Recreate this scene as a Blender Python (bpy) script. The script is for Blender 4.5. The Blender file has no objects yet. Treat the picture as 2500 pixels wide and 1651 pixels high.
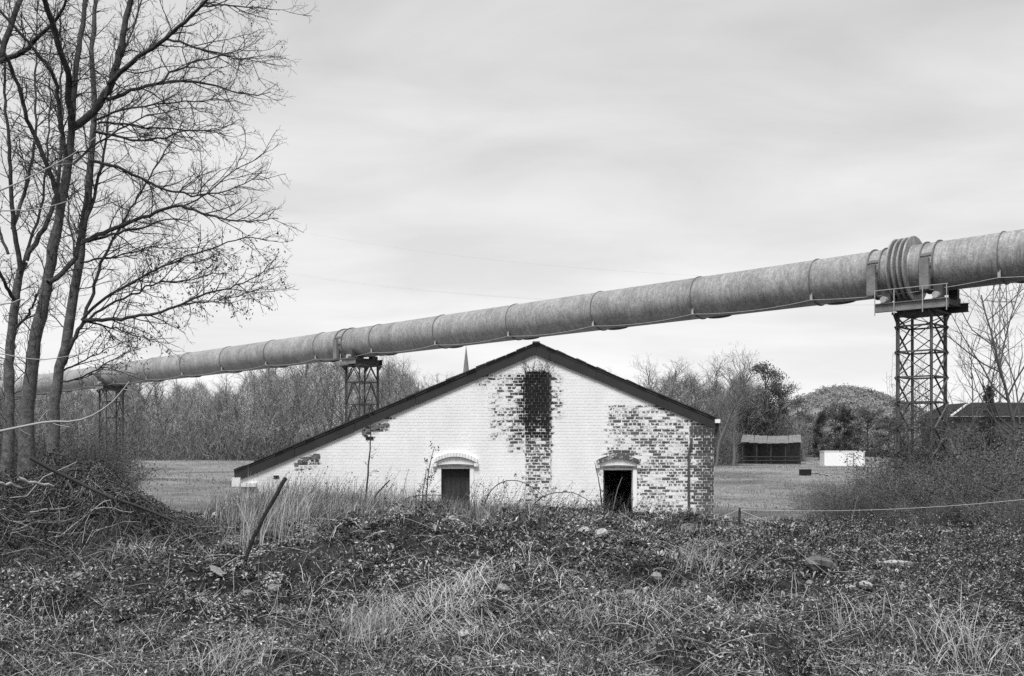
import bpy, math, random
import numpy as np
from mathutils import Matrix, Vector

SC = bpy.context.scene
COL = SC.collection
R = math.radians

# ------------------------------------------------------------------ camera
EYE = 3.0                       # camera height above the field (m)
F = 2430.0                      # focal length in pixels of the 2500 px wide photograph
HZ = 1075.0                     # horizon row in the photograph
cam = bpy.data.cameras.new('camera')
cam_o = bpy.data.objects.new('camera', cam)
COL.objects.link(cam_o)
cam_o.location = (0, 0, EYE)
cam_o.rotation_euler = (R(90), 0, 0)
cam.sensor_width = 36.0
cam.lens = 36.0 * F / 2500.0
cam.shift_y = (HZ - 825.5) / 2500.0
cam.clip_start = 0.1
cam.clip_end = 6000
SC.camera = cam_o

# ------------------------------------------------------------------ sky, sun, exposure
SUN_EL, SUN_AZ = 58.0, -160.0    # azimuth clockwise from +Y: behind the camera, to the left
w = bpy.data.worlds.new('World')
SC.world = w
w.use_nodes = True
nt = w.node_tree
for n in list(nt.nodes):
    nt.nodes.remove(n)
N = nt.nodes.new
L = nt.links.new
out = N('ShaderNodeOutputWorld')
bg = N('ShaderNodeBackground')
bg.inputs['Strength'].default_value = 0.068
sky = N('ShaderNodeTexSky')
sky.sky_type = 'NISHITA'
sky.sun_disc = False
sky.sun_elevation = R(SUN_EL)
sky.sun_rotation = R(SUN_AZ)
bw = N('ShaderNodeRGBToBW')
L(sky.outputs[0], bw.inputs[0])
tc = N('ShaderNodeTexCoord')
sep = N('ShaderNodeSeparateXYZ')
L(tc.outputs['Generated'], sep.inputs[0])


def wmath(op, a, b=None, c=None):
    m = N('ShaderNodeMath')
    m.operation = op
    for i, v in enumerate((a, b, c)):
        if v is None:
            continue
        if isinstance(v, (int, float)):
            m.inputs[i].default_value = v
        else:
            L(v, m.inputs[i])
    return m.outputs[0]


zc = wmath('MAXIMUM', sep.outputs[2], 0.0)
den = wmath('ADD', zc, 0.16)
cx = wmath('DIVIDE', sep.outputs[0], den)
cy = wmath('DIVIDE', sep.outputs[1], den)
comb = N('ShaderNodeCombineXYZ')
L(wmath('MULTIPLY', cx, 0.68), comb.inputs[0])
L(wmath('MULTIPLY', cy, 1.10), comb.inputs[1])
n1 = N('ShaderNodeTexNoise')
n1.inputs['Scale'].default_value = 1.7
n1.inputs['Detail'].default_value = 7.0
n1.inputs['Roughness'].default_value = 0.52
n1.inputs['Distortion'].default_value = 0.35
L(comb.outputs[0], n1.inputs['Vector'])
rmp = N('ShaderNodeMapRange')
rmp.inputs['From Min'].default_value = 0.34
rmp.inputs['From Max'].default_value = 0.66
rmp.inputs['To Min'].default_value = -0.65
rmp.inputs['To Max'].default_value = 0.60
L(n1.outputs['Fac'], rmp.inputs['Value'])
# overcast layer: lighter towards the horizon, cloud bellies darker overhead
base = wmath('MULTIPLY_ADD', zc, -3.4, 4.75)
base = wmath('MAXIMUM', base, 2.2)
amp = wmath('MULTIPLY_ADD', zc, 1.0, 0.48)
cloud = wmath('MULTIPLY_ADD', rmp.outputs[0], amp, base)
tot = wmath('MULTIPLY_ADD', bw.outputs[0], 0.06, cloud)
# below the horizon there is only dark earth
earth = N('ShaderNodeMapRange')
earth.inputs['From Min'].default_value = -0.02
earth.inputs['From Max'].default_value = 0.0
earth.inputs['To Min'].default_value = 0.06
earth.inputs['To Max'].default_value = 1.0
L(sep.outputs[2], earth.inputs['Value'])
tot = wmath('MULTIPLY', tot, earth.outputs[0])
cmb = N('ShaderNodeCombineColor')
for i in range(3):
    L(tot, cmb.inputs[i])
L(cmb.outputs[0], bg.inputs['Color'])
L(bg.outputs[0], out.inputs['Surface'])

sun = bpy.data.lights.new('sun', 'SUN')
sun.energy = 1.5
sun.angle = R(22)
sun.color = (1.0, 1.0, 1.0)      # black and white photograph
sun_o = bpy.data.objects.new('sun', sun)
COL.objects.link(sun_o)
sd = Vector((math.sin(R(SUN_AZ)) * math.cos(R(SUN_EL)), math.cos(R(SUN_AZ)) * math.cos(R(SUN_EL)), math.sin(R(SUN_EL))))
sun_o.rotation_euler = sd.to_track_quat('Z', 'Y').to_euler()
sun_o.location = sd * 60

vs = SC.view_settings
vs.view_transform = 'Standard'
vs.look = 'None'
vs.gamma = 1.0
vs.exposure = 1.50
SC.render.engine = 'CYCLES'
SC.cycles.max_bounces = 6
SC.cycles.diffuse_bounces = 3
SC.cycles.use_denoising = False

rng = np.random.default_rng(7)
rnd = random.Random(7)


# ------------------------------------------------------------------ pixel helpers (used only to lay out the place at real distances)
def at(px, py, d):
    return np.array([(px - 1250.0) / F * d, d, EYE + (HZ - py) / F * d])


# ------------------------------------------------------------------ mesh helpers
def make_mesh(name, verts, faces_list, attrs=None, mats=None, smooth=False):
    """faces_list: list of int arrays (M,3) or (M,4)"""
    me = bpy.data.meshes.new(name)
    verts = np.asarray(verts, dtype=np.float32)
    me.vertices.add(len(verts))
    me.vertices.foreach_set('co', verts.ravel())
    fl = [np.asarray(f, dtype=np.int32) for f in faces_list if len(f)]
    nl = sum(f.size for f in fl)
    npoly = sum(len(f) for f in fl)
    me.loops.add(nl)
    me.loops.foreach_set('vertex_index', np.concatenate([f.ravel() for f in fl]) if fl else np.zeros(0, np.int32))
    me.polygons.add(npoly)
    tot_ = np.concatenate([np.full(len(f), f.shape[1], np.int32) for f in fl])
    st = np.concatenate([[0], np.cumsum(tot_)[:-1]]).astype(np.int32)
    me.polygons.foreach_set('loop_start', st)
    me.polygons.foreach_set('loop_total', tot_)
    me.polygons.foreach_set('use_smooth', np.full(npoly, bool(smooth), dtype=bool))
    me.update(calc_edges=True)
    if attrs:
        for k, v in attrs.items():
            a = me.attributes.new(k, 'FLOAT', 'POINT')
            a.data.foreach_set('value', np.asarray(v, dtype=np.float32))
    if mats is not None:
        me.materials.append(mats)
    return me


def link(name, me, parent=None):
    o = bpy.data.objects.new(name, me)
    COL.objects.link(o)
    if parent is not None:
        o.parent = parent
    return o


def empty(name, loc=(0, 0, 0), rz=0.0):
    o = bpy.data.objects.new(name, None)
    o.empty_display_size = 0.3
    COL.objects.link(o)
    o.location = loc
    o.rotation_euler = (0, 0, rz)
    return o


def tag(o, label=None, cat=None, group=None, kind=None):
    if label:
        o['label'] = label
    if cat:
        o['category'] = cat
    if group:
        o['group'] = group
    if kind:
        o['kind'] = kind
    return o


class MB:
    """small mesh builder: boxes, prisms, bars, lathes"""

    def __init__(self):
        self.v = []
        self.q = []
        self.t = []
        self.n = 0

    def add(self, verts, quads=(), tris=()):
        b = self.n
        self.v.extend([tuple(map(float, p)) for p in verts])
        self.n += len(verts)
        self.q.extend([tuple(i + b for i in f) for f in quads])
        self.t.extend([tuple(i + b for i in f) for f in tris])
        return self

    def box(self, x0, x1, y0, y1, z0, z1, j=0.0):
        vs_ = [(x, y, z) for x in (x0, x1) for y in (y0, y1) for z in (z0, z1)]
        if j:
            vs_ = [tuple(c + rnd.uniform(-j, j) for c in p) for p in vs_]
        return self.add(vs_, [(0, 1, 3, 2), (4, 6, 7, 5), (0, 4, 5, 1), (2, 3, 7, 6), (0, 2, 6, 4), (1, 5, 7, 3)])

    def frame_bar(self, a, b, prof, up=(0, 0, 1)):
        """extrude a 2D profile (list of (u,v)) from a to b"""
        a = np.array(a, float)
        b = np.array(b, float)
        t = (b - a) / np.linalg.norm(b - a)
        up = np.array(up, float)
        if abs(np.dot(up, t)) > 0.98:
            up = np.array((1.0, 0, 0))
        u = np.cross(up, t)
        u /= np.linalg.norm(u)
        v = np.cross(t, u)
        k = len(prof)
        vs_ = [a + u * p[0] + v * p[1] for p in prof] + [b + u * p[0] + v * p[1] for p in prof]
        qs = [(i, (i + 1) % k, k + (i + 1) % k, k + i) for i in range(k)]
        self.add(vs_, qs)
        # caps
        base = self.n - 2 * k
        for o_, rev in ((0, True), (k, False)):
            ids = [base + o_ + i for i in range(k)]
            if rev:
                ids = ids[::-1]
            for i in range(1, k - 1):
                self.t.append((ids[0], ids[i], ids[i + 1]))
        return self

    def bar(self, a, b, w_=0.05, h_=None, up=(0, 0, 1)):
        h_ = h_ or w_
        return self.frame_bar(a, b, [(-w_ / 2, -h_ / 2), (w_ / 2, -h_ / 2), (w_ / 2, h_ / 2), (-w_ / 2, h_ / 2)], up)

    def angle(self, a, b, w_=0.08, th=0.012, up=(0, 0, 1), sx=1, sy=1):
        p = [(0, 0), (w_ * sx, 0), (w_ * sx, th * sy), (th * sx, th * sy), (th * sx, w_ * sy), (0, w_ * sy)]
        if sx * sy < 0:
            p = p[::-1]
        return self.frame_bar(a, b, p, up)

    def ibeam(self, a, b, w_=0.14, h_=0.26, t=0.02, up=(0, 0, 1)):
        W, H, T = w_ / 2, h_ / 2, t / 2
        self.frame_bar(a, b, [(-W, -H), (W, -H), (W, -H + t), (-W, -H + t)], up)
        self.frame_bar(a, b, [(-W, H - t), (W, H - t), (W, H), (-W, H)], up)
        self.frame_bar(a, b, [(-T, -H + t), (T, -H + t), (T, H - t), (-T, H - t)], up)
        return self

    def lathe_x(self, prof, n=48, c=(0, 0, 0)):
        """revolve (x, r) profile about the local x axis"""
        k = len(prof)
        vs_ = []
        for i in range(n):
            a = 2 * math.pi * i / n
            for (x, r) in prof:
                vs_.append((c[0] + x, c[1] + r * math.cos(a), c[2] + r * math.sin(a)))
        qs = []
        for i in range(n):
            j = (i + 1) % n
            for m in range(k - 1):
                qs.append((i * k + m, i * k + m + 1, j * k + m + 1, j * k + m))
        return self.add(vs_, qs)

    def poly(self, pts2, y0, y1):
        """convex polygon in xz (counter clockwise seen from -y) extruded from y0 to y1"""
        k = len(pts2)
        vs_ = [(p[0], y0, p[1]) for p in pts2] + [(p[0], y1, p[1]) for p in pts2]
        b = self.n
        self.add(vs_, [(i, k + i, k + (i + 1) % k, (i + 1) % k) for i in range(k)])
        for i in range(1, k - 1):
            self.t.append((b, b + i, b + i + 1))
            self.t.append((b + k, b + k + i + 1, b + k + i))
        return self

    def mesh(self, name, mat, smooth=False, attrs=None):
        fl = []
        if self.q:
            fl.append(np.array(self.q, np.int32))
        if self.t:
            fl.append(np.array(self.t, np.int32))
        return make_mesh(name, self.v, fl, attrs, mat, smooth)

    def build(self, name, mat, parent=None, smooth=False, attrs=None):
        return link(name, self.mesh(name, mat, smooth, attrs), parent)


class Tubes:
    """batch of tapered tubes, grouped by point count and side count"""

    def __init__(self):
        self.g = {}

    def add(self, pts, rad, sides=3, col=0.05):
        pts = np.asarray(pts, float)
        self.g.setdefault((len(pts), sides), []).append((pts, np.asarray(rad, float), col))

    def arrays(self):
        V, Q, C = [], [], []
        off = 0
        for (k, s), lst in self.g.items():
            P = np.stack([a[0] for a in lst])
            Rr = np.stack([a[1] for a in lst])
            cl = np.array([a[2] for a in lst])
            n = len(P)
            T = np.gradient(P, axis=1)
            T /= np.linalg.norm(T, axis=2, keepdims=True) + 1e-9
            mt = np.abs(P[:, -1] - P[:, 0])
            ref = np.zeros((n, 3))
            ref[np.arange(n), np.argmin(mt, axis=1)] = 1.0
            U = ref[:, None, :] - (T @ ref[:, :, None]) * T
            U /= np.linalg.norm(U, axis=2, keepdims=True) + 1e-9
            W = np.cross(T, U)
            an = np.arange(s) * 2 * math.pi / s
            ring = (np.cos(an)[None, None, :, None] * U[:, :, None, :] + np.sin(an)[None, None, :, None] * W[:, :, None, :])
            vv = P[:, :, None, :] + ring * Rr[:, :, None, None]
            V.append(vv.reshape(-1, 3))
            C.append(np.repeat(cl, k * s))
            i0 = (np.arange(n)[:, None, None] * k + np.arange(k - 1)[None, :, None]) * s
            j = np.arange(s)[None, None, :]
            j2 = (j + 1) % s
            a = i0 + j
            b = i0 + j2
            q = np.stack([a, b, b + s, a + s], axis=-1).reshape(-1, 4) + off
            Q.append(q)
            off += n * k * s
        if not V:
            return np.zeros((0, 3)), np.zeros((0, 4), int), np.zeros(0)
        return np.concatenate(V), np.concatenate(Q), np.concatenate(C)

    def mesh(self, name, mat, smooth=True):
        v, q, c = self.arrays()
        return make_mesh(name, v, [q], {'tone': c}, mat, smooth)

    def build(self, name, mat, parent=None, smooth=True):
        return link(name, self.mesh(name, mat, smooth), parent)


def leaf_cloud(P, size, tone, up_bias=0.3, aspect=0.55, r=rng):
    """small rhombic bent leaves at points P (N,3)"""
    n = len(P)
    d = r.normal(size=(n, 3))
    d[:, 2] *= (1 - up_bias)
    d /= np.linalg.norm(d, axis=1, keepdims=True) + 1e-9
    e = r.normal(size=(n, 3))
    e -= (e * d).sum(1, keepdims=True) * d
    e /= np.linalg.norm(e, axis=1, keepdims=True) + 1e-9
    nn = np.cross(d, e)
    s = np.asarray(size)
    s = (s if s.ndim else np.full(n, float(s))) * r.uniform(0.6, 1.35, n)
    s = s[:, None]
    a = P - d * s * 0.5
    b = P + d * s * 0.5
    m = P + nn * s * 0.12
    c1 = m + e * s * aspect * 0.5
    c2 = m - e * s * aspect * 0.5
    V = np.stack([a, c1, b, c2], axis=1).reshape(-1, 3)
    i = np.arange(n)[:, None] * 4
    T = np.concatenate([i + np.array([0, 1, 2]), i + np.array([0, 2, 3])], axis=0)
    return V, T, np.repeat(np.asarray(tone), 4)


def blades(P, length, width, lean_dir, lean, tone, curl=0.5, r=rng):
    """curved 3-joint grass blades rooted at P"""
    n = len(P)
    hd = np.stack([np.cos(lean_dir), np.sin(lean_dir), np.zeros(n)], axis=1)
    wd = np.stack([-np.sin(lean_dir), np.cos(lean_dir), np.zeros(n)], axis=1)
    # turn some blades so that they are not edge-on to any viewer
    tw = r.uniform(0, 2 * math.pi, n)
    wd = wd * np.cos(tw)[:, None] + hd * np.sin(tw)[:, None]
    up = np.array([0, 0, 1.0])
    L_ = length[:, None]
    ln = lean[:, None]
    p0 = P
    p1 = P + (up * np.cos(ln * 0.6) + hd * np.sin(ln * 0.6)) * L_ * 0.42
    a2 = ln * (1 + curl)
    p2 = p1 + (up * np.cos(a2) + hd * np.sin(a2)) * L_ * 0.34
    a3 = ln * (1 + 2.2 * curl)
    p3 = p2 + (up * np.cos(a3) + hd * np.sin(a3)) * L_ * 0.24
    W = width[:, None] * wd * 0.5
    V = np.stack([p0 - W, p0 + W, p1 - W * 0.85, p1 + W * 0.85, p2 - W * 0.6, p2 + W * 0.6, p3], axis=1).reshape(-1, 3)
    i = np.arange(n)[:, None] * 7
    Q = np.concatenate([i + np.array([0, 1, 3, 2]), i + np.array([2, 3, 5, 4])], axis=0)
    T = i + np.array([4, 5, 6])
    return V, Q, T, np.repeat(tone, 7)


# ------------------------------------------------------------------ materials (all neutral grey: a black and white photograph)
def new_mat(name):
    m = bpy.data.materials.new(name)
    m.use_nodes = True
    t = m.node_tree
    b = t.nodes['Principled BSDF']
    return m, t, b


class NT:
    def __init__(self, t):
        self.t = t

    def node(self, typ, **kw):
        n = self.t.nodes.new(typ)
        for k, v in kw.items():
            setattr(n, k, v)
        return n

    def link(self, a, b):
        self.t.links.new(a, b)

    def math(self, op, a, b=None, c=None, clamp=False):
        m = self.t.nodes.new('ShaderNodeMath')
        m.operation = op
        m.use_clamp = clamp
        for i, v in enumerate((a, b, c)):
            if v is None:
                continue
            if isinstance(v, (int, float)):
                m.inputs[i].default_value = v
            else:
                self.t.links.new(v, m.inputs[i])
        return m.outputs[0]

    def noise(self, vec, scale, detail=4.0, rough=0.55, dist=0.0):
        n = self.t.nodes.new('ShaderNodeTexNoise')
        n.inputs['Scale'].default_value = scale
        n.inputs['Detail'].default_value = detail
        n.inputs['Roughness'].default_value = rough
        n.inputs['Distortion'].default_value = dist
        self.t.links.new(vec, n.inputs['Vector'])
        return n.outputs['Fac']

    def scaled(self, vec, s):
        n = self.t.nodes.new('ShaderNodeMapping')
        n.inputs['Scale'].default_value = s
        self.t.links.new(vec, n.inputs['Vector'])
        return n.outputs[0]

    def rng_(self, v, a, b, c, d, clamp=True):
        n = self.t.nodes.new('ShaderNodeMapRange')
        n.clamp = clamp
        for i, x in enumerate((a, b, c, d)):
            n.inputs[i + 1].default_value = x
        self.t.links.new(v, n.inputs[0])
        return n.outputs[0]

    def grey(self, v):
        n = self.t.nodes.new('ShaderNodeCombineColor')
        for i in range(3):
            self.t.links.new(v, n.inputs[i])
        return n.outputs[0]

    def bump(self, h, strength, dist):
        n = self.t.nodes.new('ShaderNodeBump')
        n.inputs['Strength'].default_value = strength
        n.inputs['Distance'].default_value = dist
        self.t.links.new(h, n.inputs['Height'])
        return n.outputs[0]

    def mix(self, f, a, b):
        # a*(1-f)+b*f on floats
        m = self.t.nodes.new('ShaderNodeMix')
        m.data_type = 'FLOAT'
        for i, v in enumerate((f, a, b)):
            if isinstance(v, (int, float)):
                m.inputs[i if i == 0 else i + 1].default_value = v
            else:
                self.t.links.new(v, m.inputs[0 if i == 0 else i + 1])
        return m.outputs[0]


def pos_of(h, world=True):
    if world:
        return h.node('ShaderNodeNewGeometry').outputs['Position']
    return h.node('ShaderNodeTexCoord').outputs['Object']


def mat_plain(name, v, rough=0.8, scale=6.0, amp=0.35, fine=60.0, fine_amp=0.25, bump=0.2, bump_d=0.01, spec=0.3, metal=0.0, stretch=(1, 1, 1), world=False):
    m, t, b = new_mat(name)
    h = NT(t)
    p = h.scaled(pos_of(h, world), stretch)
    a = h.noise(p, scale, 5, 0.6)
    c = h.noise(p, fine, 3, 0.6)
    f = h.math('MULTIPLY', h.rng_(a, 0.25, 0.75, 1 - amp, 1 + amp), h.rng_(c, 0.25, 0.75, 1 - fine_amp, 1 + fine_amp))
    val = h.math('MULTIPLY', f, v)
    h.link(h.grey(val), b.inputs['Base Color'])
    b.inputs['Roughness'].default_value = rough
    b.inputs['Specular IOR Level'].default_value = spec
    b.inputs['Metallic'].default_value = metal
    if bump:
        h.link(h.bump(h.math('ADD', a, h.math('MULTIPLY', c, 0.4)), bump, bump_d), b.inputs['Normal'])
    return m


def mat_tone(name, mul=1.0, rough=0.85, amp=0.3, scale=3.0, bump=0.0, bscale=30.0, bdist=0.01, translucent=0.0):
    """uses the per-vertex attribute 'tone' as the base value"""
    m, t, b = new_mat(name)
    h = NT(t)
    a = h.node('ShaderNodeAttribute')
    a.attribute_name = 'tone'
    p = pos_of(h, False)
    n = h.noise(p, scale, 4, 0.6)
    v = h.math('MULTIPLY', h.math('MULTIPLY', a.outputs['Fac'], mul), h.rng_(n, 0.25, 0.75, 1 - amp, 1 + amp))
    h.link(h.grey(v), b.inputs['Base Color'])
    b.inputs['Roughness'].default_value = rough
    b.inputs['Specular IOR Level'].default_value = 0.2
    if bump:
        q = h.scaled(p, (1, 1, 0.35))
        h.link(h.bump(h.noise(q, bscale, 5, 0.7), bump, bdist), b.inputs['Normal'])
    return m


def mat_wall(name, brick):
    """old limewash over brick, peeled where the 'wear' attribute says so"""
    m, t, b = new_mat(name)
    h = NT(t)
    p = pos_of(h, True)
    wear = h.node('ShaderNodeAttribute')
    wear.attribute_name = 'wear'
    tone = h.node('ShaderNodeAttribute')
    tone.attribute_name = 'tone'
    ps = h.scaled(p, (1.0, 1.0, 1.7))
    na = h.noise(ps, 7.0, 5, 0.62)
    nb = h.noise(ps, 26.0, 4, 0.65)
    nc = h.noise(p, 2.6, 4, 0.6)
    nz = h.math('ADD', h.math('ADD', h.math('MULTIPLY', na, 0.40), h.math('MULTIPLY', nb, 0.45)), h.math('MULTIPLY', nc, 0.15))
    # bare where noise < threshold(wear)
    thr = h.rng_(wear.outputs['Fac'], 0.0, 1.0, 0.27, 0.74)
    bare = h.rng_(h.math('SUBTRACT', thr, nz), -0.025, 0.045, 0.0, 1.0)
    dirt = h.noise(h.scaled(p, (1.0, 1.0, 0.35)), 2.2, 5, 0.6)
    fine = h.noise(p, 120.0, 3, 0.6)
    paint = h.math('MULTIPLY', h.rng_(dirt, 0.3, 0.75, 0.86, 0.74), h.rng_(fine, 0.3, 0.7, 0.95, 1.03))
    smear = h.math('MULTIPLY', h.rng_(wear.outputs['Fac'], 0.15, 0.6, 0.0, 1.0), h.rng_(h.noise(h.scaled(p, (1.3, 1.0, 0.5)), 6.0, 5, 0.65), 0.42, 0.7, 0.0, 1.0))
    paint = h.math('MULTIPLY', paint, h.rng_(smear, 0.0, 1.0, 1.0, 0.55))
    if brick:
        under = h.math('MULTIPLY', tone.outputs['Fac'], h.rng_(h.noise(p, 55.0, 4, 0.65), 0.25, 0.75, 0.6, 1.4))
    else:
        bare = h.math('MULTIPLY', bare, 0.75)
        under = h.math('MULTIPLY', tone.outputs['Fac'], h.rng_(h.noise(p, 70.0, 4, 0.65), 0.25, 0.75, 0.6, 1.3))
    col = h.mix(bare, paint, under)
    h.link(h.grey(col), b.inputs['Base Color'])
    b.inputs['Roughness'].default_value = 0.9
    b.inputs['Specular IOR Level'].default_value = 0.15
    hh = h.math('ADD', h.math('MULTIPLY', bare, -0.5), h.math('MULTIPLY', nb, 0.6))
    h.link(h.bump(hh, 0.25, 0.003), b.inputs['Normal'])
    return m


def mat_pipe():
    m, t, b = new_mat('weathered_pipe_steel')
    h = NT(t)
    p = pos_of(h, False)
    a = h.noise(h.scaled(p, (1.0, 0.4, 0.4)), 1.9, 8, 0.72, 0.6)      # streaks that run round the shell
    c = h.noise(p, 38.0, 4, 0.7)
    d = h.noise(p, 0.8, 4, 0.6)
    e = h.noise(h.scaled(p, (1.0, 0.5, 0.5)), 9.0, 6, 0.75, 0.4)
    v = h.math('MULTIPLY', h.rng_(a, 0.3, 0.7, 0.70, 1.18), h.rng_(c, 0.28, 0.72, 0.55, 1.42))
    v = h.math('MULTIPLY', v, h.rng_(d, 0.3, 0.7, 0.80, 1.16))
    v = h.math('MULTIPLY', v, h.rng_(e, 0.35, 0.7, 1.12, 0.62))
    g = h.noise(h.scaled(p, (1.0, 0.10, 0.10)), 16.0, 5, 0.7)          # drip streaks
    v = h.math('MULTIPLY', v, h.rng_(g, 0.40, 0.68, 1.06, 0.74))
    f = h.noise(p, 14.0, 3, 0.8)
    v = h.math('MULTIPLY', v, h.rng_(f, 0.3, 0.7, 0.8, 1.2))
    h.link(h.grey(h.math('MULTIPLY', v, 0.34)), b.inputs['Base Color'])
    b.inputs['Roughness'].default_value = 0.5
    b.inputs['Specular IOR Level'].default_value = 0.45
    h.link(h.bump(c, 0.25, 0.01), b.inputs['Normal'])
    return m


def mat_ground():
    m, t, b = new_mat('rough_grassland')
    h = NT(t)
    p = pos_of(h, True)
    sp = h.node('ShaderNodeSeparateXYZ')
    h.link(p, sp.inputs[0])
    far = h.rng_(sp.outputs[1], 22.0, 34.0, 0.0, 1.0)
    big = h.noise(p, 0.09, 5, 0.6, 0.4)
    mid = h.noise(p, 0.9, 5, 0.65)
    fine = h.noise(p, 7.0, 5, 0.7)
    soil = h.math('MULTIPLY', h.rng_(mid, 0.3, 0.7, 0.018, 0.05), h.rng_(fine, 0.25, 0.75, 0.5, 1.5))
    grass = h.math('MULTIPLY', h.rng_(big, 0.34, 0.66, 0.13, 0.30), h.rng_(mid, 0.28, 0.72, 0.68, 1.32))
    grass = h.math('MULTIPLY', grass, h.rng_(fine, 0.25, 0.75, 0.55, 1.45))
    v = h.mix(far, soil, grass)
    h.link(h.grey(v), b.inputs['Base Color'])
    b.inputs['Roughness'].default_value = 0.95
    b.inputs['Specular IOR Level'].default_value = 0.1
    h.link(h.bump(h.math('ADD', fine, h.math('MULTIPLY', mid, 2.0)), 0.7, 0.12), b.inputs['Normal'])
    return m


M_GROUND = mat_ground()
M_BRICK = mat_wall('limewashed_brick', True)
M_MORTAR = mat_wall('limewashed_mortar', False)
M_PIPE = mat_pipe()
M_RING = mat_plain('pipe_ring_steel', 0.15, 0.6, 3.0, 0.3, 40, 0.3)
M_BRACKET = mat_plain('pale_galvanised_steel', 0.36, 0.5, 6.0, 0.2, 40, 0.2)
M_STEEL = mat_plain('grey_weathered_steel', 0.20, 0.7, 3.0, 0.4, 45, 0.35)
M_STEELT = mat_plain('lattice_steel', 0.10, 0.7, 3.0, 0.4, 45, 0.35)
M_STEELD = mat_plain('dark_rusted_and_shaded_steel', 0.075, 0.8, 3.0, 0.4, 45, 0.35)
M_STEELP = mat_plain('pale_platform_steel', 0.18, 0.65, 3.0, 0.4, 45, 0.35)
M_VERGE = mat_plain('tarred_verge_board', 0.032, 0.75, 2.0, 0.25, 70, 0.35, stretch=(1, 1, 1))
M_SLATE = mat_plain('dark_roof_slate', 0.045, 0.7, 2.0, 0.3, 30, 0.3)
M_WHITE = mat_plain('white_plaster', 0.80, 0.9, 3.0, 0.06, 40, 0.05, bump=0.3)
M_MOSS = mat_plain('mossy_stone', 0.14, 0.95, 7.0, 0.5, 60, 0.5, bump=0.5)
M_DOOR = mat_plain('dark_door_boards', 0.04, 0.8, 5.0, 0.4, 50, 0.4, stretch=(1, 1, 0.15))
M_DARK = mat_plain('dark_interior', 0.03, 0.95, 3.0, 0.2, 30, 0.2)
M_BARK = mat_tone('tree_bark', 1.0, 0.9, 0.6, 9.0, 1.0, 30.0, 0.05)
M_TWIG = mat_tone('bare_twigs', 1.0, 0.9, 0.15, 3.0)
M_LEAF = mat_tone('dry_leaves', 1.0, 0.85, 0.25, 3.0)
M_GRASS = mat_tone('dry_grass', 1.0, 0.85, 0.15, 1.5)
M_WOOD = mat_plain('dark_weathered_post', 0.045, 0.85, 6.0, 0.4, 40, 0.4, bump=0.5, stretch=(1, 1, 0.2))
M_STONE = mat_plain('pale_rubble_stone', 0.24, 0.95, 5.0, 0.35, 40, 0.35, bump=0.6, bump_d=0.03)
M_PALE = mat_plain('limewashed_rubble', 0.40, 0.95, 6.0, 0.35, 40, 0.35, bump=0.6, bump_d=0.03)
M_WIRE = mat_plain('fence_wire', 0.55, 0.5, 6.0, 0.1, 30, 0.1, bump=0)
M_LINE = mat_plain('power_line', 0.25, 0.5, 6.0, 0.1, 30, 0.1, bump=0)
M_SPIRE = mat_plain('spire_slate', 0.17, 0.9, 0.6, 0.3, 3, 0.3)
M_CABIN = mat_plain('white_cabin_paint', 0.80, 0.7, 1.0, 0.05, 10, 0.05)
M_ROOFG = mat_plain('corrugated_roof', 0.19, 0.7, 1.0, 0.25, 6, 0.25)
M_BLACK = mat_plain('black_plastic', 0.012, 0.6, 3.0, 0.1, 10, 0.1)
M_ROOFH = mat_plain('house_roof_tiles', 0.045, 0.95, 1.0, 0.2, 8, 0.3, spec=0.03)

# ------------------------------------------------------------------ terrain
_cx = np.array([-30, -12, -10, -6.6, -5.4, -2.8, 0, 2, 4, 6, 10, 30.0])
_cz = np.array([1.2, 1.35, 1.45, 1.46, 1.56, 1.66, 1.55, 1.50, 1.38, 1.30, 1.18, 0.9])


def sm(x, a, b):
    t = np.clip((x - a) / (b - a), 0, 1)
    return t * t * (3 - 2 * t)


def gau(x, y, cx_, cy_, sx_, sy_):
    return np.exp(-((x - cx_) / sx_) ** 2 - ((y - cy_) / sy_) ** 2)


def hum(x, y, s):
    """rounded hummocks"""
    a = np.sin(x * s + 1.9 * np.sin(y * 0.53 * s + 0.4)) * np.sin(y * 1.1 * s + 1.6 * np.sin(x * 0.61 * s + 1.3))
    return np.abs(a) ** 0.7


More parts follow.
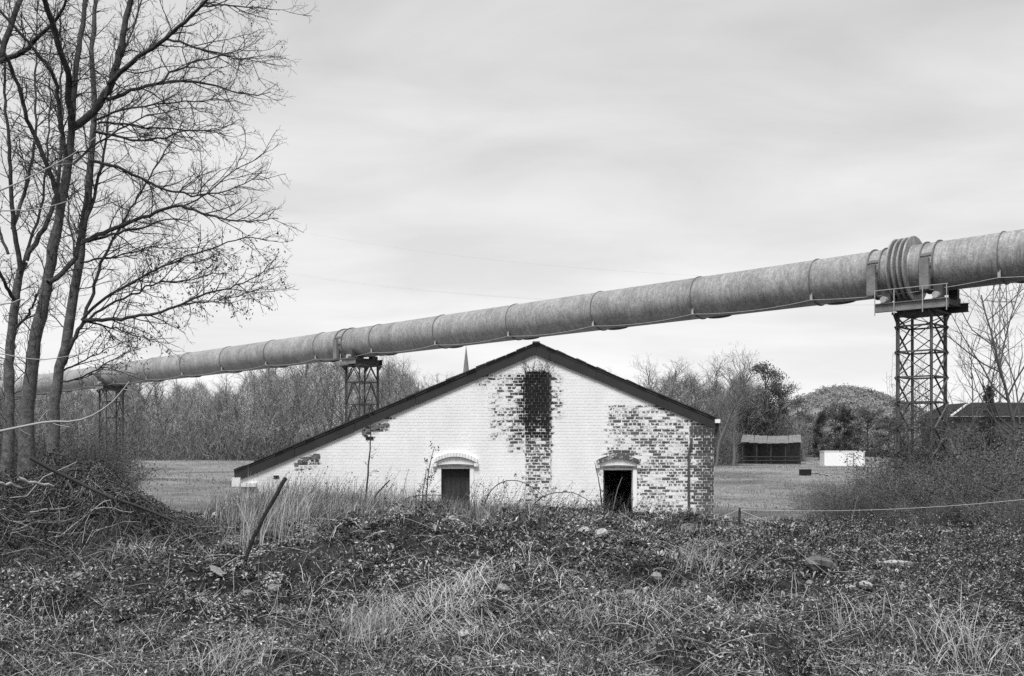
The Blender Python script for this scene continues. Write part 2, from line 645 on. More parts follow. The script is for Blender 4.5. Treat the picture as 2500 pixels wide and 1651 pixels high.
def hz(x, y):
    x = np.asarray(x, float)
    y = np.asarray(y, float)
    ang = x / np.maximum(y, 6.0) * 19.5
    c = np.interp(ang, _cx, _cz)
    near = 1.42 + 0.10 * np.sin(x * 0.55 + 1.0) * sm(y, 4, 8)
    z = near + (c - near) * sm(y, 8.0, 19.0)
    und = 0.07 * np.sin(x * 1.7 + y * 0.8) + 0.06 * np.sin(x * 0.9 - y * 1.9 + 2) + 0.035 * np.sin(3.1 * x + 1.3 * y) + 0.03 * np.sin(4.3 * y - 2.1 * x + 1)
    und = und * sm(y, 3, 7)
    und += 0.24 * gau(x, y, -3.4, 13.6, 2.6, 1.4) + 0.22 * gau(x, y, -0.3, 12.6, 2.6, 1.2) - 0.18 * gau(x, y, -1.0, 10.0, 4.0, 1.2) + 0.12 * gau(x, y, 4.4, 11.0, 2.0, 1.2)
    und += 0.17 * hum(x, y, 1.9) + 0.08 * hum(x, y, 4.1) - 0.12
    z = z + und * (1 - sm(y, 17.5, 20))
    z = z + 0.05 * np.sin(x * 2.3) * sm(y, 16, 19) * (1 - sm(y, 20, 23))
    lo = 0.75 * (1 - sm(y, 27, 38))
    drop = sm(y, 19.8 - 1.8 * sm(x, 4, 8), 24.6)
    z = z * (1 - drop) + lo * drop
    fld = 0.12 * np.sin(x * 0.11 + y * 0.05) + 0.10 * np.sin(y * 0.09 - x * 0.04 + 1)
    z = z + fld * sm(y, 34, 60) * (1 - sm(y, 300, 500))
    # hills
    z = z + 24.0 * gau(x, y, 203, 640, 30, 120) + 19 * gau(x, y, 240, 660, 30, 120)
    z = z + 27.0 * sm(y, 520, 900) * sm(x, -60, 260)
    z = z + 12.0 * sm(y, 420, 900) * sm(-x, 120, 320)
    return z


def grid_axis(segs):
    o = [np.array([segs[0][0]])]
    for a, b, s in segs:
        n = max(1, int(round((b - a) / s)))
        o.append(np.linspace(a, b, n + 1)[1:])
    return np.concatenate(o)


gx = grid_axis([(-2400, -600, 120), (-600, -120, 20), (-120, -30, 5), (-30, -13, 0.8), (-13, 13, 0.22), (13, 30, 0.8), (30, 120, 5), (120, 400, 12), (400, 2400, 120)])
gy = grid_axis([(-1600, -60, 110), (-60, -4, 8), (-4, 4, 0.8), (4, 27, 0.22), (27, 60, 1.2), (60, 200, 6), (200, 1000, 20), (1000, 4200, 200)])
GX, GY = np.meshgrid(gx, gy)
GZ = hz(GX, GY)
nx, ny = len(gx), len(gy)
ii = (np.arange(ny - 1)[:, None] * nx + np.arange(nx - 1)[None, :]).ravel()
gme = make_mesh('ground', np.stack([GX, GY, GZ], -1).reshape(-1, 3), [np.stack([ii, ii + 1, ii + nx + 1, ii + nx], -1)], None, M_GROUND, True)
g_o = link('ground', gme)
tag(g_o, kind='structure')


def ground_hit(px, py, d0=4.0, d1=200.0):
    d = np.concatenate([np.arange(d0, 40, 0.05), np.arange(40, d1, 0.5)])
    x = (px - 1250) / F * d
    z = EYE + (HZ - py) / F * d
    below = z <= hz(x, d)
    if not below.any():
        k = len(d) - 1
    else:
        k = int(np.argmax(below))
    return np.array([x[k], d[k], float(hz(x[k], d[k]))])

# ------------------------------------------------------------------ white brick building
D = 25.0
S = D / F


def fx(px):
    return (px - 1250) * S


def fz(py):
    return EYE + (HZ - py) * S


bld = empty('brick_building', (fx(1250), D, 0.0))
tag(bld, 'white limewashed brick building with low gable and peeling right corner', 'building')
OFF = np.array([fx(1250), D, 0.0])
RX, RZ = fx(1309), fz(838)
LX, LZ = fx(573), fz(1150)
EX, EZ = fx(1749), fz(1022)
WL, WR = fx(588), fx(1742)
DEPTH = 9.0


def roof_z(x):
    x = np.asarray(x, float)
    return np.where(x < RX, LZ + (x - LX) / (RX - LX) * (RZ - LZ), RZ + (x - RX) / (EX - RX) * (EZ - RZ))


OPEN = [(fx(1077), fx(1147), fz(1145)), (fx(1473), fx(1545), fz(1148))]
xs = sorted([WL, RX, WR] + [o[0] for o in OPEN] + [o[1] for o in OPEN])


def bx_(px0, px1, py0, py1, x, y, f=8.0):
    """soft box weight in photo pixels"""
    return sm(x, px0 - f, px0 + f) * (1 - sm(x, px1 - f, px1 + f)) * sm(y, py0 - f, py0 + f) * (1 - sm(y, py1 - f, py1 + f))


def wear_fn(px, py):
    px = np.asarray(px, float)
    py = np.asarray(py, float)
    w_ = np.full(px.shape, 0.06)
    rag = 9 * np.sin(py * 0.11) + 6 * np.sin(py * 0.29 + 1)
    w_ = np.maximum(w_, bx_(1279, 1347, 903, 1330, px, py - 0.010 * (px - 1313) ** 2, 5) * np.interp(py + 14 * np.sin(px * 0.13), [905, 960, 1010, 1050, 1090, 1160, 1230, 1300], [0.97, 0.95, 0.86, 0.72, 0.60, 0.52, 0.42, 0.3]))
    w_ = np.maximum(w_, bx_(1262, 1290, 915, 1040, px + rag, py, 7) * 0.74)
    lf = np.interp(px, [1150, 1195, 1240, 1282], [0.14, 0.34, 0.46, 0.66])
    w_ = np.maximum(w_, bx_(1190, 1285, 905, 1080, px, py, 14) * lf)
    w_ = np.maximum(w_, bx_(1238, 1285, 1050, 1110, px, py, 12) * 0.5)
    w_ = np.maximum(w_, bx_(1145, 1220, 905, 950, px, py, 12) * 0.42)
    w_ = np.maximum(w_, bx_(1345, 1378, 910, 1030, px, py, 12) * 0.40)
    w_ = np.maximum(w_, bx_(1480, 1760, 988, 1190, px, py, 5) * 0.50)
    w_ = np.maximum(w_, bx_(1553, 1760, 1100, 1330, px, py, 5) * np.interp(py, [1100, 1180, 1240, 1280], [0.52, 0.50, 0.46, 0.42]))
    w_ = np.maximum(w_, bx_(1682, 1760, 1035, 1066, px, py, 6) * 0.95)
    w_ = np.maximum(w_, bx_(1682, 1760, 1066, 1300, px, py, 6) * np.interp(px, [1684, 1705, 1720], [0.55, 0.62, 0.80]))
    w_ = np.maximum(w_, bx_(1478, 1560, 1098, 1112, px, py, 4) * 0.85)
    w_ = np.maximum(w_, bx_(1420, 1470, 905, 925, px, py, 6) * 0.5)
    # left patches
    w_ = np.maximum(w_, bx_(885, 950, 1035, 1062, px, py + (px - 915) * 0.30, 7) * 0.70)
    w_ = np.maximum(w_, bx_(930, 965, 1018, 1030, px, py, 5) * 0.55)
    w_ = np.maximum(w_, bx_(722, 782, 1112, 1150, px, py + (px - 750) * 0.35, 7) * 0.66)
    w_ = np.maximum(w_, bx_(665, 682, 1160, 1170, px, py, 3) * 0.7)
    w_ = np.maximum(w_, bx_(1110, 1160, 1225, 1300, px, py, 8) * 0.3)
    return np.clip(w_, 0, 1)


def tone_fn(px, py):
    t = np.full(np.shape(px), 0.09)
    t = t - 0.074 * bx_(1268, 1347, 900, 1075, px, py, 14)
    t = t - 0.015 * bx_(1170, 1280, 900, 1080, px, py, 14)
    t = t - 0.03 * bx_(1690, 1760, 1030, 1110, px, py, 10)
    return t


def relief(px, py):
    """how far the face stands proud of the plane of the wall"""
    if 1281 <= px <= 1344 and py > 903:
        return 0.055
    if px > 1682 and py > 1040:
        return 0.045
    return 0.0


# mortar core, built as vertical slices between openings and under the roof
core_pts = []
mb = MB()
YC = 0.012
zt = lambda x: float(roof_z(x)) - 0.07
NS = 0


def slab(x0, x1, z0, y0, y1):
    n = max(2, int((x1 - x0) / 0.12))
    X = np.linspace(x0, x1, n + 1)
    for a, b in zip(X[:-1], X[1:]):
        ta, tb = zt(a), zt(b)
        m = max(2, int((max(ta, tb) - z0) / 0.16))
        for k in range(m):
            za0 = z0 + (ta - z0) * k / m
            za1 = z0 + (ta - z0) * (k + 1) / m
            zb0 = z0 + (tb - z0) * k / m
            zb1 = z0 + (tb - z0) * (k + 1) / m
            mb.add([(a, y0, za0), (b, y0, zb0), (b, y0, zb1), (a, y0, za1)], [(0, 1, 2, 3)])


cuts = [WL] + [c for o in OPEN for c in o[:2]] + [WR]
slab(WL, OPEN[0][0], 0.2, YC, 0.3)
slab(OPEN[0][0], OPEN[0][1], OPEN[0][2], YC, 0.3)
slab(OPEN[0][1], RX, 0.2, YC, 0.3)
slab(RX, OPEN[1][0], 0.2, YC, 0.3)
slab(OPEN[1][0], OPEN[1][1], OPEN[1][2], YC, 0.3)
slab(OPEN[1][1], WR, 0.2, YC, 0.3)
for (a, b, zo) in OPEN:       # reveals
    mb.add([(a, YC, 0.2), (a, 0.32, 0.2), (a, 0.32, zo), (a, YC, zo)], [(0, 1, 2, 3)])
    mb.add([(b, YC, 0.2), (b, 0.32, 0.2), (b, 0.32, zo), (b, YC, zo)], [(3, 2, 1, 0)])
    mb.add([(a, YC, zo), (a, 0.32, zo), (b, 0.32, zo), (b, YC, zo)], [(0, 1, 2, 3)])
vv = np.array(mb.v)
pxv = vv[:, 0] / S + 1250
pyv = HZ - (vv[:, 2] - EYE) / S
wv = wear_fn(pxv, pyv)
wv = np.where((pxv > 1279) & (pxv < 1347) & (pyv < 1060) & (pyv > 900), wv, wv * 0.3)
core = mb.build('wall', M_MORTAR, bld, attrs={'wear': wv, 'tone': tone_fn(pxv, pyv) + 0.05})
core['label'] = 'whitewashed front wall, mortar and limewash'

# inner leaf, side walls, back wall (closed, dark inside)
mb = MB()
mb.box(WL + 0.004, WL + 0.30, YC + 0.004, DEPTH, 0, zt(WL) - 0.02)
mb.box(WR - 0.30, WR - 0.004, YC + 0.004, DEPTH, 0, zt(WR) - 0.02)
mb.poly([(WL + 0.3, 0.0), (WR - 0.3, 0.0), (WR - 0.3, zt(WR - .3) - 0.02), (RX, zt(RX) - 0.02), (WL + 0.3, zt(WL + .3) - 0.02)], DEPTH - 0.3, DEPTH - 0.01)
mb.build('side_wall', M_WHITE, bld)
mb = MB()
mb.add([(WL + .31, 0.33, 0.25), (WR - .31, 0.33, 0.25), (WR - .31, DEPTH - 0.31, 0.25), (WL + .31, DEPTH - 0.31, 0.25)], [(0, 1, 2, 3)])
mb.build('earth_floor', M_DARK, bld)

# bricks
brick_rows = []
course = 0.0762
ncourse = int((RZ - 0.3) / course)
z_base = 0.32
for c in range(ncourse):
    z0 = z_base + c * course
    header = (c % 4 == 0)
    bl = 0.1025 if header else 0.215
    pitch = bl + 0.010
    x = WL - (pitch * 0.5 if c % 2 else 0.0) - (0.056 if header else 0)
    zmid = z0 + 0.033
    while x < WR:
        a, b = max(x, WL), min(x + bl, WR)
        x += pitch
        if b - a < 0.03:
            continue
        # openings
        segs = [(a, b)]
        for (oa, ob, oz) in OPEN:
            if z0 < oz + 0.02:
                ns = []
                for (s0, s1) in segs:
                    if s1 <= oa or s0 >= ob:
                        ns.append((s0, s1))
                    else:
                        if oa - s0 > 0.02:
                            ns.append((s0, oa))
                        if s1 - ob > 0.02:
                            ns.append((ob, s1))
                segs = ns
        # split at the pilaster and pier edges
        for e in (fx(1281), fx(1344), fx(1682)):
            ns = []
            for (s0, s1) in segs:
                if s0 < e < s1:
                    if e - s0 > 0.02:
                        ns.append((s0, e - 0.002))
                    if s1 - e > 0.02:
                        ns.append((e + 0.002, s1))
                else:
                    ns.append((s0, s1))
            segs = ns
        for (s0, s1) in segs:
            if z0 + 0.066 > min(zt(s0), zt(s1)) + 0.02:
                continue
            px = (s0 + s1) / 2 / S + 1250
            py = HZ - (zmid - EYE) / S
            # plain plastered zones round the openings
            if z0 < 0.55:
                continue
            brick_rows.append((s0, s1, z0, z0 + 0.066, px, py))

BR = []
for (s0, s1, z0, z1, px, py) in brick_rows:
    rel = relief(px, py)
    yj = rnd.uniform(-0.002, 0.002)
    w0_ = float(wear_fn(px, py))
    y0 = YC - rel - (0.0030 + 0.006 * w0_) + yj * (0.4 + w0_)
    j = 0.0018
    vs_ = []
    crn = ((s0, z0), (s1, z0), (s1, z1), (s0, z1))
    for (x_, z_) in crn:
        vs_.append((x_ + rnd.uniform(-j, j), y0 + rnd.uniform(-0.0005, 0.0005), z_ + rnd.uniform(-j, j)))
    for (x_, z_) in crn:
        vs_.append((x_, YC + 0.004 - rel * 0.98, z_))
    ix = min(0.022, (s1 - s0) * 0.25)
    for k_, (x_, z_) in enumerate(crn):
        vs_.append((x_ + (ix if k_ in (0, 3) else -ix) * rnd.uniform(0.5, 1.4), y0 - 0.0008, z_ + (0.013 if k_ < 2 else -0.013) * rnd.uniform(0.5, 1.4)))
    pxs = np.array([p[0] for p in vs_]) / S + 1250
    pys = HZ - (np.array([p[2] for p in vs_]) - EYE) / S
    rb = rnd.gauss(0, 0.13)
    base_w = wear_fn(pxs, pys)
    wr_ = np.clip(base_w + rb * np.clip(base_w * 2.2, 0.2, 1.0), 0, 1.0)
    wr_[:8] *= float(np.interp(base_w.mean(), [0.5, 0.9], [0.62, 0.97]))
    wr_[8:] = np.clip(wr_[8:] * 1.12, 0, 1)
    tn = np.clip(tone_fn(pxs, pys) * (1 + rnd.uniform(-0.35, 0.35)), 0.012, 1)
    BR.append((float(wr_[8:].mean()), vs_, wr_, tn, px, py))
QF = np.array([(8, 9, 10, 11), (0, 1, 9, 8), (1, 2, 10, 9), (2, 3, 11, 10), (3, 0, 8, 11), (0, 4, 5, 1), (1, 5, 6, 2), (2, 6, 7, 3), (3, 7, 4, 0)])
order = sorted(range(len(BR)), key=lambda i: -(BR[i][0] + 0.12 * (BR[i][5] < 1240) + 0.1 * (BR[i][4] > 1480)))
single = set(order[:290])
V, Q, A1, A2 = [], [], [], []
for i, (m_, vs_, wr_, tn, px, py) in enumerate(BR):
    if i in single:
        me = make_mesh('brick', np.array(vs_), [QF], {'wear': wr_, 'tone': tn}, M_BRICK)
        link('brick', me, bld)
    else:
        Q.append(QF + 12 * len(V))
        V.append(vs_)
        A1.append(wr_)
        A2.append(tn)
me = make_mesh('painted_bricks', np.array(V).reshape(-1, 3), [np.concatenate(Q)], {'wear': np.concatenate(A1), 'tone': np.concatenate(A2)}, M_BRICK)
o = link('painted_bricks', me, bld)
o['kind'] = 'stuff'

# pilaster and pier backing (mortar behind the proud bricks)
for (p0, p1, ptop, rel, nm) in ((1281, 1344, 905, 0.055, 'pilaster'), (1682, 1741.7, 1042, 0.045, 'corner_pier')):
    mb = MB()
    za = 0.4
    zb = min(fz(ptop), zt(fx(p1)) - 0.03)
    nz_ = 40
    for k in range(nz_):
        q0 = za + (zb - za) * k / nz_
        q1 = za + (zb - za) * (k + 1) / nz_
        x0, x1 = fx(p0) + 0.003, fx(p1) - 0.003
        y0 = YC - rel + 0.001
        mb.add([(x0, y0, q0), (x1, y0, q0), (x1, y0, q1), (x0, y0, q1)], [(0, 1, 2, 3)])
        mb.add([(x0, YC - 0.001, q0), (x0, y0, q0), (x0, y0, q1), (x0, YC - 0.001, q1)], [(0, 1, 2, 3)])
        mb.add([(x1, y0, q0), (x1, YC - 0.001, q0), (x1, YC - 0.001, q1), (x1, y0, q1)], [(0, 1, 2, 3)])
    mb.add([(x0, y0, zb), (x1, y0, zb), (x1, YC, zb), (x0, YC, zb)], [(0, 1, 2, 3)])
    vv = np.array(mb.v)
    pxv, pyv = vv[:, 0] / S + 1250, HZ - (vv[:, 2] - EYE) / S
    mb.build(nm, M_MORTAR, bld, attrs={'wear': wear_fn(pxv, pyv) * (np.interp(wear_fn(pxv, pyv), [0.5, 0.9], [0.42, 0.95]) if nm == 'pilaster' else 0.42), 'tone': tone_fn(pxv, pyv) + (0.0 if nm == 'pilaster' else 0.05)})

# opening surrounds: plaster jambs, lintel, hood mould of arch bricks, door boards
for k, (a, b, zo) in enumerate(OPEN):
    jw = 0.10
    yj = -0.022
    jm = MB().box(a - jw, a - 0.003, yj, 0.011, 0.5, zo + 0.075, 0.003)
    jm.build('jamb', M_WHITE, bld)
    jm = MB().box(b + 0.003, b + jw, yj, 0.011, 0.5, zo + 0.075, 0.003)
    jm.build('jamb', M_WHITE, bld)
    lm = MB()
    n = 8
    c = (a + b) / 2
    hw = (b - a) / 2 + 0.12
    # thin dark drip edge, slightly cambered
    for i in range(n):
        t0, t1 = -1 + 2 * i / n, -1 + 2 * (i + 1) / n
        z0_ = zo + 0.085 + 0.03 * (1 - t0 * t0)
        z1_ = zo + 0.085 + 0.03 * (1 - t1 * t1)
        lm.poly([(c + t0 * hw, z0_ - 0.03), (c + t1 * hw, z1_ - 0.03), (c + t1 * hw, z1_ + 0.01), (c + t0 * hw, z0_ + 0.01)], -0.06, 0.010)
    lm.build('lintel', M_MOSS, bld)
    # smooth plaster head between lintel and hood
    hm = MB()
    hw2 = 0.50
    ztop = fz(1110 if k == 0 else 1114)
    for i in range(n):
        t0, t1 = -1 + 2 * i / n, -1 + 2 * (i + 1) / n
        hm.poly([(c + t0 * hw2, zo + 0.078), (c + t1 * hw2, zo + 0.078), (c + t1 * hw2, ztop - 0.17 * t1 * t1 - 0.03), (c + t0 * hw2, ztop - 0.17 * t0 * t0 - 0.03)], -0.016, 0.0115)
    hm.build('arch_head', M_WHITE, bld)
    # hood mould: voussoir bricks on edge
    nb_ = 15
    hw3 = 0.55
    hood_m = M_BRICK
    for i in range(nb_):
        t0, t1 = -1 + 2 * i / nb_ + 0.006, -1 + 2 * (i + 1) / nb_ - 0.006
        z0_, z1_ = ztop - 0.16 * t0 * t0, ztop - 0.16 * t1 * t1
        th = 0.10
        dd = -0.085 + rnd.uniform(-0.006, 0.006)
        bm_ = MB().poly([(c + t0 * hw3, z0_ - th * .5), (c + t1 * hw3, z1_ - th * .5), (c + t1 * hw3 * 1.005, z1_ + th * .5), (c + t0 * hw3 * 1.005, z0_ + th * .5)], dd, 0.0108)
        at_ = {'wear': np.full(bm_.n, (0.28 if k == 0 else 0.62) + rnd.uniform(-.12, .14)), 'tone': np.full(bm_.n, 0.10)}
        # top edge collects dirt
        bm_.build('arch_brick', hood_m, bld, attrs=at_)
    for sgn in (-1, 1):     # little stops at both ends of the hood
        x0 = c + sgn * (hw3 - 0.03)
        bm_ = MB().box(x0 - 0.05, x0 + 0.05, -0.075, 0.0106, ztop - 0.30, ztop - 0.215, 0.004)
        bm_.build('hood_stop', hood_m, bld, attrs={'wear': np.full(bm_.n, 0.4), 'tone': np.full(bm_.n, 0.1)})
    if k == 0:
        door = empty('door')
        door.parent = bld
        nb2 = 6
        for i in range(nb2):
            x0 = a + (b - a) * i / nb2 + 0.003
            x1 = a + (b - a) * (i + 1) / nb2 - 0.003
            MB().box(x0, x1, 0.17 + rnd.uniform(-.003, .003), 0.20, 0.45, zo + 0.01).build('plank', M_DOOR, door)
        MB().box(a - 0.02, b + 0.02, 0.201, 0.23, 0.4, zo + 0.01).build('backing', M_DARK, door)

# blocked-up slots in the left part of the wall
for (p0, p1, q0, q1) in ((893, 912, 1066, 1074), (668, 681, 1161, 1169)):
    MB().box(fx(p0), fx(p1), -0.006, 0.0104, fz(q1), fz(q0)).build('vent_slot', M_BLACK, bld)
# worn segmental label stones over the blocked windows
for (cpx, cpy, wpx, tilt) in ((917, 1042, 34, -0.36), (750, 1118, 32, -0.42)):
    for i in range(6):
        t = -1 + 2 * (i + 0.5) / 6
        x = fx(cpx + t * wpx)
        z = fz(cpy + tilt * t * wpx * 0.9 + 6 * t * t)
        bm_ = MB().box(x - 0.052, x + 0.052, -0.010 + rnd.uniform(-.006, .006), 0.0102, z - 0.045 - 0.04 * rnd.random(), z + 0.02, 0.010)
        bm_.build('label_stone', M_MOSS, bld)
# kneeler ledge low on the left corner
mb = MB().box(fx(572), fx(626), -0.10, 0.0101, fz(1189), fz(1180), 0.006)
mb.box(fx(569), fx(590), -0.14, 0.3, fz(1187), fz(1166), 0.01)
mb.build('kneeler', M_WHITE, bld)
# downpipe on the pier edge and gutter end
mb = MB().bar((fx(1681), -0.075, 0.4), (fx(1681) - 0.01, -0.075, fz(1110)), 0.05)
mb.bar((fx(1681) - 0.01, -0.075, fz(1110)), (fx(1688), -0.075, fz(1070)), 0.05)
mb.build('downpipe', M_STEELD, bld)
mb = MB().bar((fx(1748), -0.02, fz(1030)), (fx(1748), DEPTH, fz(1030)), 0.11, 0.10)
mb.bar((fx(1753), 0.04, fz(1034)), (fx(1749), 0.08, fz(1066)), 0.07)
mb.build('gutter', M_STEELD, bld)
MB().box(fx(1744), fx(1756), -0.12, -0.025, fz(1033), fz(1024)).build('gutter_end', M_WHITE, bld)

# roof: slate planes on a thin deck, dark verge boards along the front
roof = empty('roof')
roof.parent = bld
for side in (0, 1):
    e = (LX, LZ) if side == 0 else (EX, EZ)
    p = np.array([e[0], e[1]])
    q = np.array([RX, RZ])
    mb = MB()
    pts = [(p[0], p[1] - 0.055), (q[0], q[1] - 0.055), (q[0], q[1]), (p[0], p[1])] if side == 0 else [(q[0], q[1] - 0.055), (p[0], p[1] - 0.055), (p[0], p[1]), (q[0], q[1])]
    mb.poly(pts, -0.065, DEPTH + 0.1)
    mb.build('roof_plane', M_SLATE, roof)
    # verge board: lower edge thins towards the left eave as in an old barge board
    dv = 0.285
    pts = [(p[0], p[1] - dv), (q[0] - 0.001, q[1] - dv), (q[0] - 0.001, q[1] - 0.057), (p[0], p[1] - 0.057)] if side == 0 else [(q[0] + 0.001, q[1] - dv), (p[0], p[1] - dv), (p[0], p[1] - 0.057), (q[0] + 0.001, q[1] - 0.057)]
    nbd = 5 if side == 0 else 3
    lo_, hi_ = (p, q) if side == 0 else (q, p)
    for i in range(nbd):
        t0, t1 = i / nbd + 0.0006, (i + 1) / nbd - 0.0006
        A_ = lo_ + (hi_ - lo_) * t0
        B_ = lo_ + (hi_ - lo_) * t1
        e0, e1, yy = rnd.uniform(-.012, .012), rnd.uniform(-.012, .012), rnd.uniform(-.006, .006)
        MB().poly([(A_[0], A_[1] - dv + e0), (B_[0], B_[1] - dv + e1), (B_[0], B_[1] - 0.057), (A_[0], A_[1] - 0.057)], -0.050 + yy, -0.016).build('verge_board', M_VERGE, roof)
    # uneven slate edges lying on the verge
    ln = np.linalg.norm(q - p)
    k = int(ln / 0.27)
    for i in range(k):
        t0, t1 = i / k, (i + 0.96) / k
        a_ = p + (q - p) * t0
        b_ = p + (q - p) * t1
        th = 0.014 + 0.026 * rnd.random()
        pr = -0.085 - 0.02 * rnd.random()
        lo, hi = (a_, b_) if side == 0 else (b_, a_)
        MB().poly([(lo[0], lo[1] + 0.002), (hi[0], hi[1] + 0.002), (hi[0], hi[1] + th), (lo[0], lo[1] + th * 1.3)], pr, 0.35).build('slate', M_SLATE, roof)
MB().box(RX - 0.09, RX + 0.09, -0.115, DEPTH + 0.1, RZ - 0.01, RZ + 0.035).build('ridge_tile', M_SLATE, roof)
MB().box(fx(1198), fx(1209), 0.4, 0.55, fz(900), fz(877)).build('vent_stub', M_STEELD, roof)

# ------------------------------------------------------------------ pipeline
CZ_ = 110330.0
PR = 0.75


def pipe_pt(px):
    d = CZ_ / (px + 1344.0)
    return at(px, 952.5 - 0.1314 * px, d)


U = np.array([(-1344 - 1250) / F, 1.0, (HZ - 1129.1) / F])
UL = np.linalg.norm(U)
U /= UL
ORI = pipe_pt(2225.0)
Wz = np.array([0, 0, 1.0])
Vy = np.cross(Wz, U)
Vy /= np.linalg.norm(Vy)
Ww = np.cross(U, Vy)


def sx(px):
    return (CZ_ / (px + 1344.0) - ORI[1]) * UL


pipe = empty('overhead_pipeline')
pipe.matrix_world = Matrix(((U[0], Vy[0], Ww[0], ORI[0]), (U[1], Vy[1], Ww[1], ORI[1]), (U[2], Vy[2], Ww[2], ORI[2]), (0, 0, 0, 1)))
tag(pipe, 'large grey steel overhead pipeline crossing the field on lattice supports', 'pipeline')
rings = [sx(2911), sx(2455)] + [(CZ_ * (299.0e-6 + k * 28.15e-6) - ORI[1]) * UL for k in range(0, 21)]
# positions of the expansion joint by the near support
J0, J1 = sx(2240), sx(2190)
edges = [rings[0], rings[1], J0] + [J1] + rings[2:]
for a, b in zip(edges[:-1], edges[1:]):
    if abs(a - J0) < 1e-6:
        continue
    MB().lathe_x([(a, PR), ((a + b) / 2, PR), (b, PR)], 64).build('pipe_section', M_PIPE, pipe, smooth=True)
for s in rings:
    MB().lathe_x([(s - 0.016, PR + 0.001), (s - 0.013, PR + 0.032), (s + 0.013, PR + 0.032), (s + 0.016, PR + 0.001)], 64).build('ring', M_RING, pipe)
    # small pale cable bracket on the camera side
    th = R(-40)
    y, z = (PR + 0.03) * math.cos(th), (PR + 0.03) * math.sin(th)
    MB().box(s - 0.04, s + 0.04, y, y + 0.02, z - 0.15, z + 0.10).build('cable_bracket', M_BRACKET, pipe)
    # drain boss under the shell
    n = 10
    mb = MB()
    prof = [(s - 0.75 + 0.5 * math.cos(math.pi * i / n), 0.07 * math.sin(math.pi * i / n) + 1e-4) for i in range(n + 1)]
    mb.lathe_x(prof, 16, c=(0, 0, -PR + 0.005))
    mb.build('drain_boss', M_STEELD, pipe, smooth=True)
# bellows
prof = []
nb_ = 4
wd = (J1 - J0)
prof.append((J0 - 0.02, PR + 0.005))
for i in range(nb_):
    c = J0 + wd * (0.09 + 0.27 * i)
    e_ = 0.27 if i else 0.29
    prof += [(c - 0.028, PR + 0.02), (c - 0.028, PR + e_ - 0.02), (c - 0.018, PR + e_), (c + 0.018, PR + e_), (c + 0.028, PR + e_ - 0.02), (c + 0.028, PR + 0.02)]
prof.append((J1 + 0.02, PR + 0.005))
MB().lathe_x(prof, 72).build('expansion_bellows', M_PIPE, pipe)
# paired rings and saddle plates at the supports
for pxs_ in ((2141, 2170), (2268, 2299), (846, 863), (262, 272)):
    for q in pxs_:
        s = sx(q)
        MB().lathe_x([(s - 0.02, PR + 0.001), (s - 0.02, PR + 0.055), (s + 0.02, PR + 0.055), (s + 0.02, PR + 0.001)], 64).build('saddle_ring', M_RING, pipe)
    s0, s1 = sx(pxs_[1]), sx(pxs_[0])
    for k, a_deg in enumerate((22, -2, -34)):
        th = R(a_deg)
        MB().bar((s0 + 0.02, (PR + 0.03) * math.cos(th), (PR + 0.03) * math.sin(th)), (s1 - 0.02, (PR + 0.03) * math.cos(th), (PR + 0.03) * math.sin(th)), 0.09, 0.015, up=(0, math.cos(th), math.sin(th))).build('stiffener', M_RING, pipe)
    # vertical web plates on both sides of the shell, down to the bearing
    for sg in (1, -1):
        mb = MB()
        mb.box(s1 - 0.30 if s1 - s0 > 0.3 else s0, s1 - 0.02, sg * 0.70 if sg > 0 else -0.86, 0.86 if sg > 0 else -0.70, -PR - 0.02, 0.18)
        mb.build('saddle_plate', M_STEELP, pipe)

# cable slung along the brackets
cab = Tubes()
cs = sorted(rings)
th = R(-40)
cy0, cz0 = (PR + 0.07) * math.cos(th), (PR + 0.03) * math.sin(th) - 0.15
for a, b in zip(cs[:-1], cs[1:]):
    n = 13
    t = np.linspace(0, 1, n)
    sag = 0.05 + 0.012 * (b - a)
    P = np.stack([a + (b - a) * t, cy0 - 0.10 * np.sin(math.pi * t), cz0 - sag * 4 * t * (1 - t)], -1)
    cab.add(P, np.full(n, 0.010), 5, 0.5)
cab.build('cable', M_BRACKET, pipe)


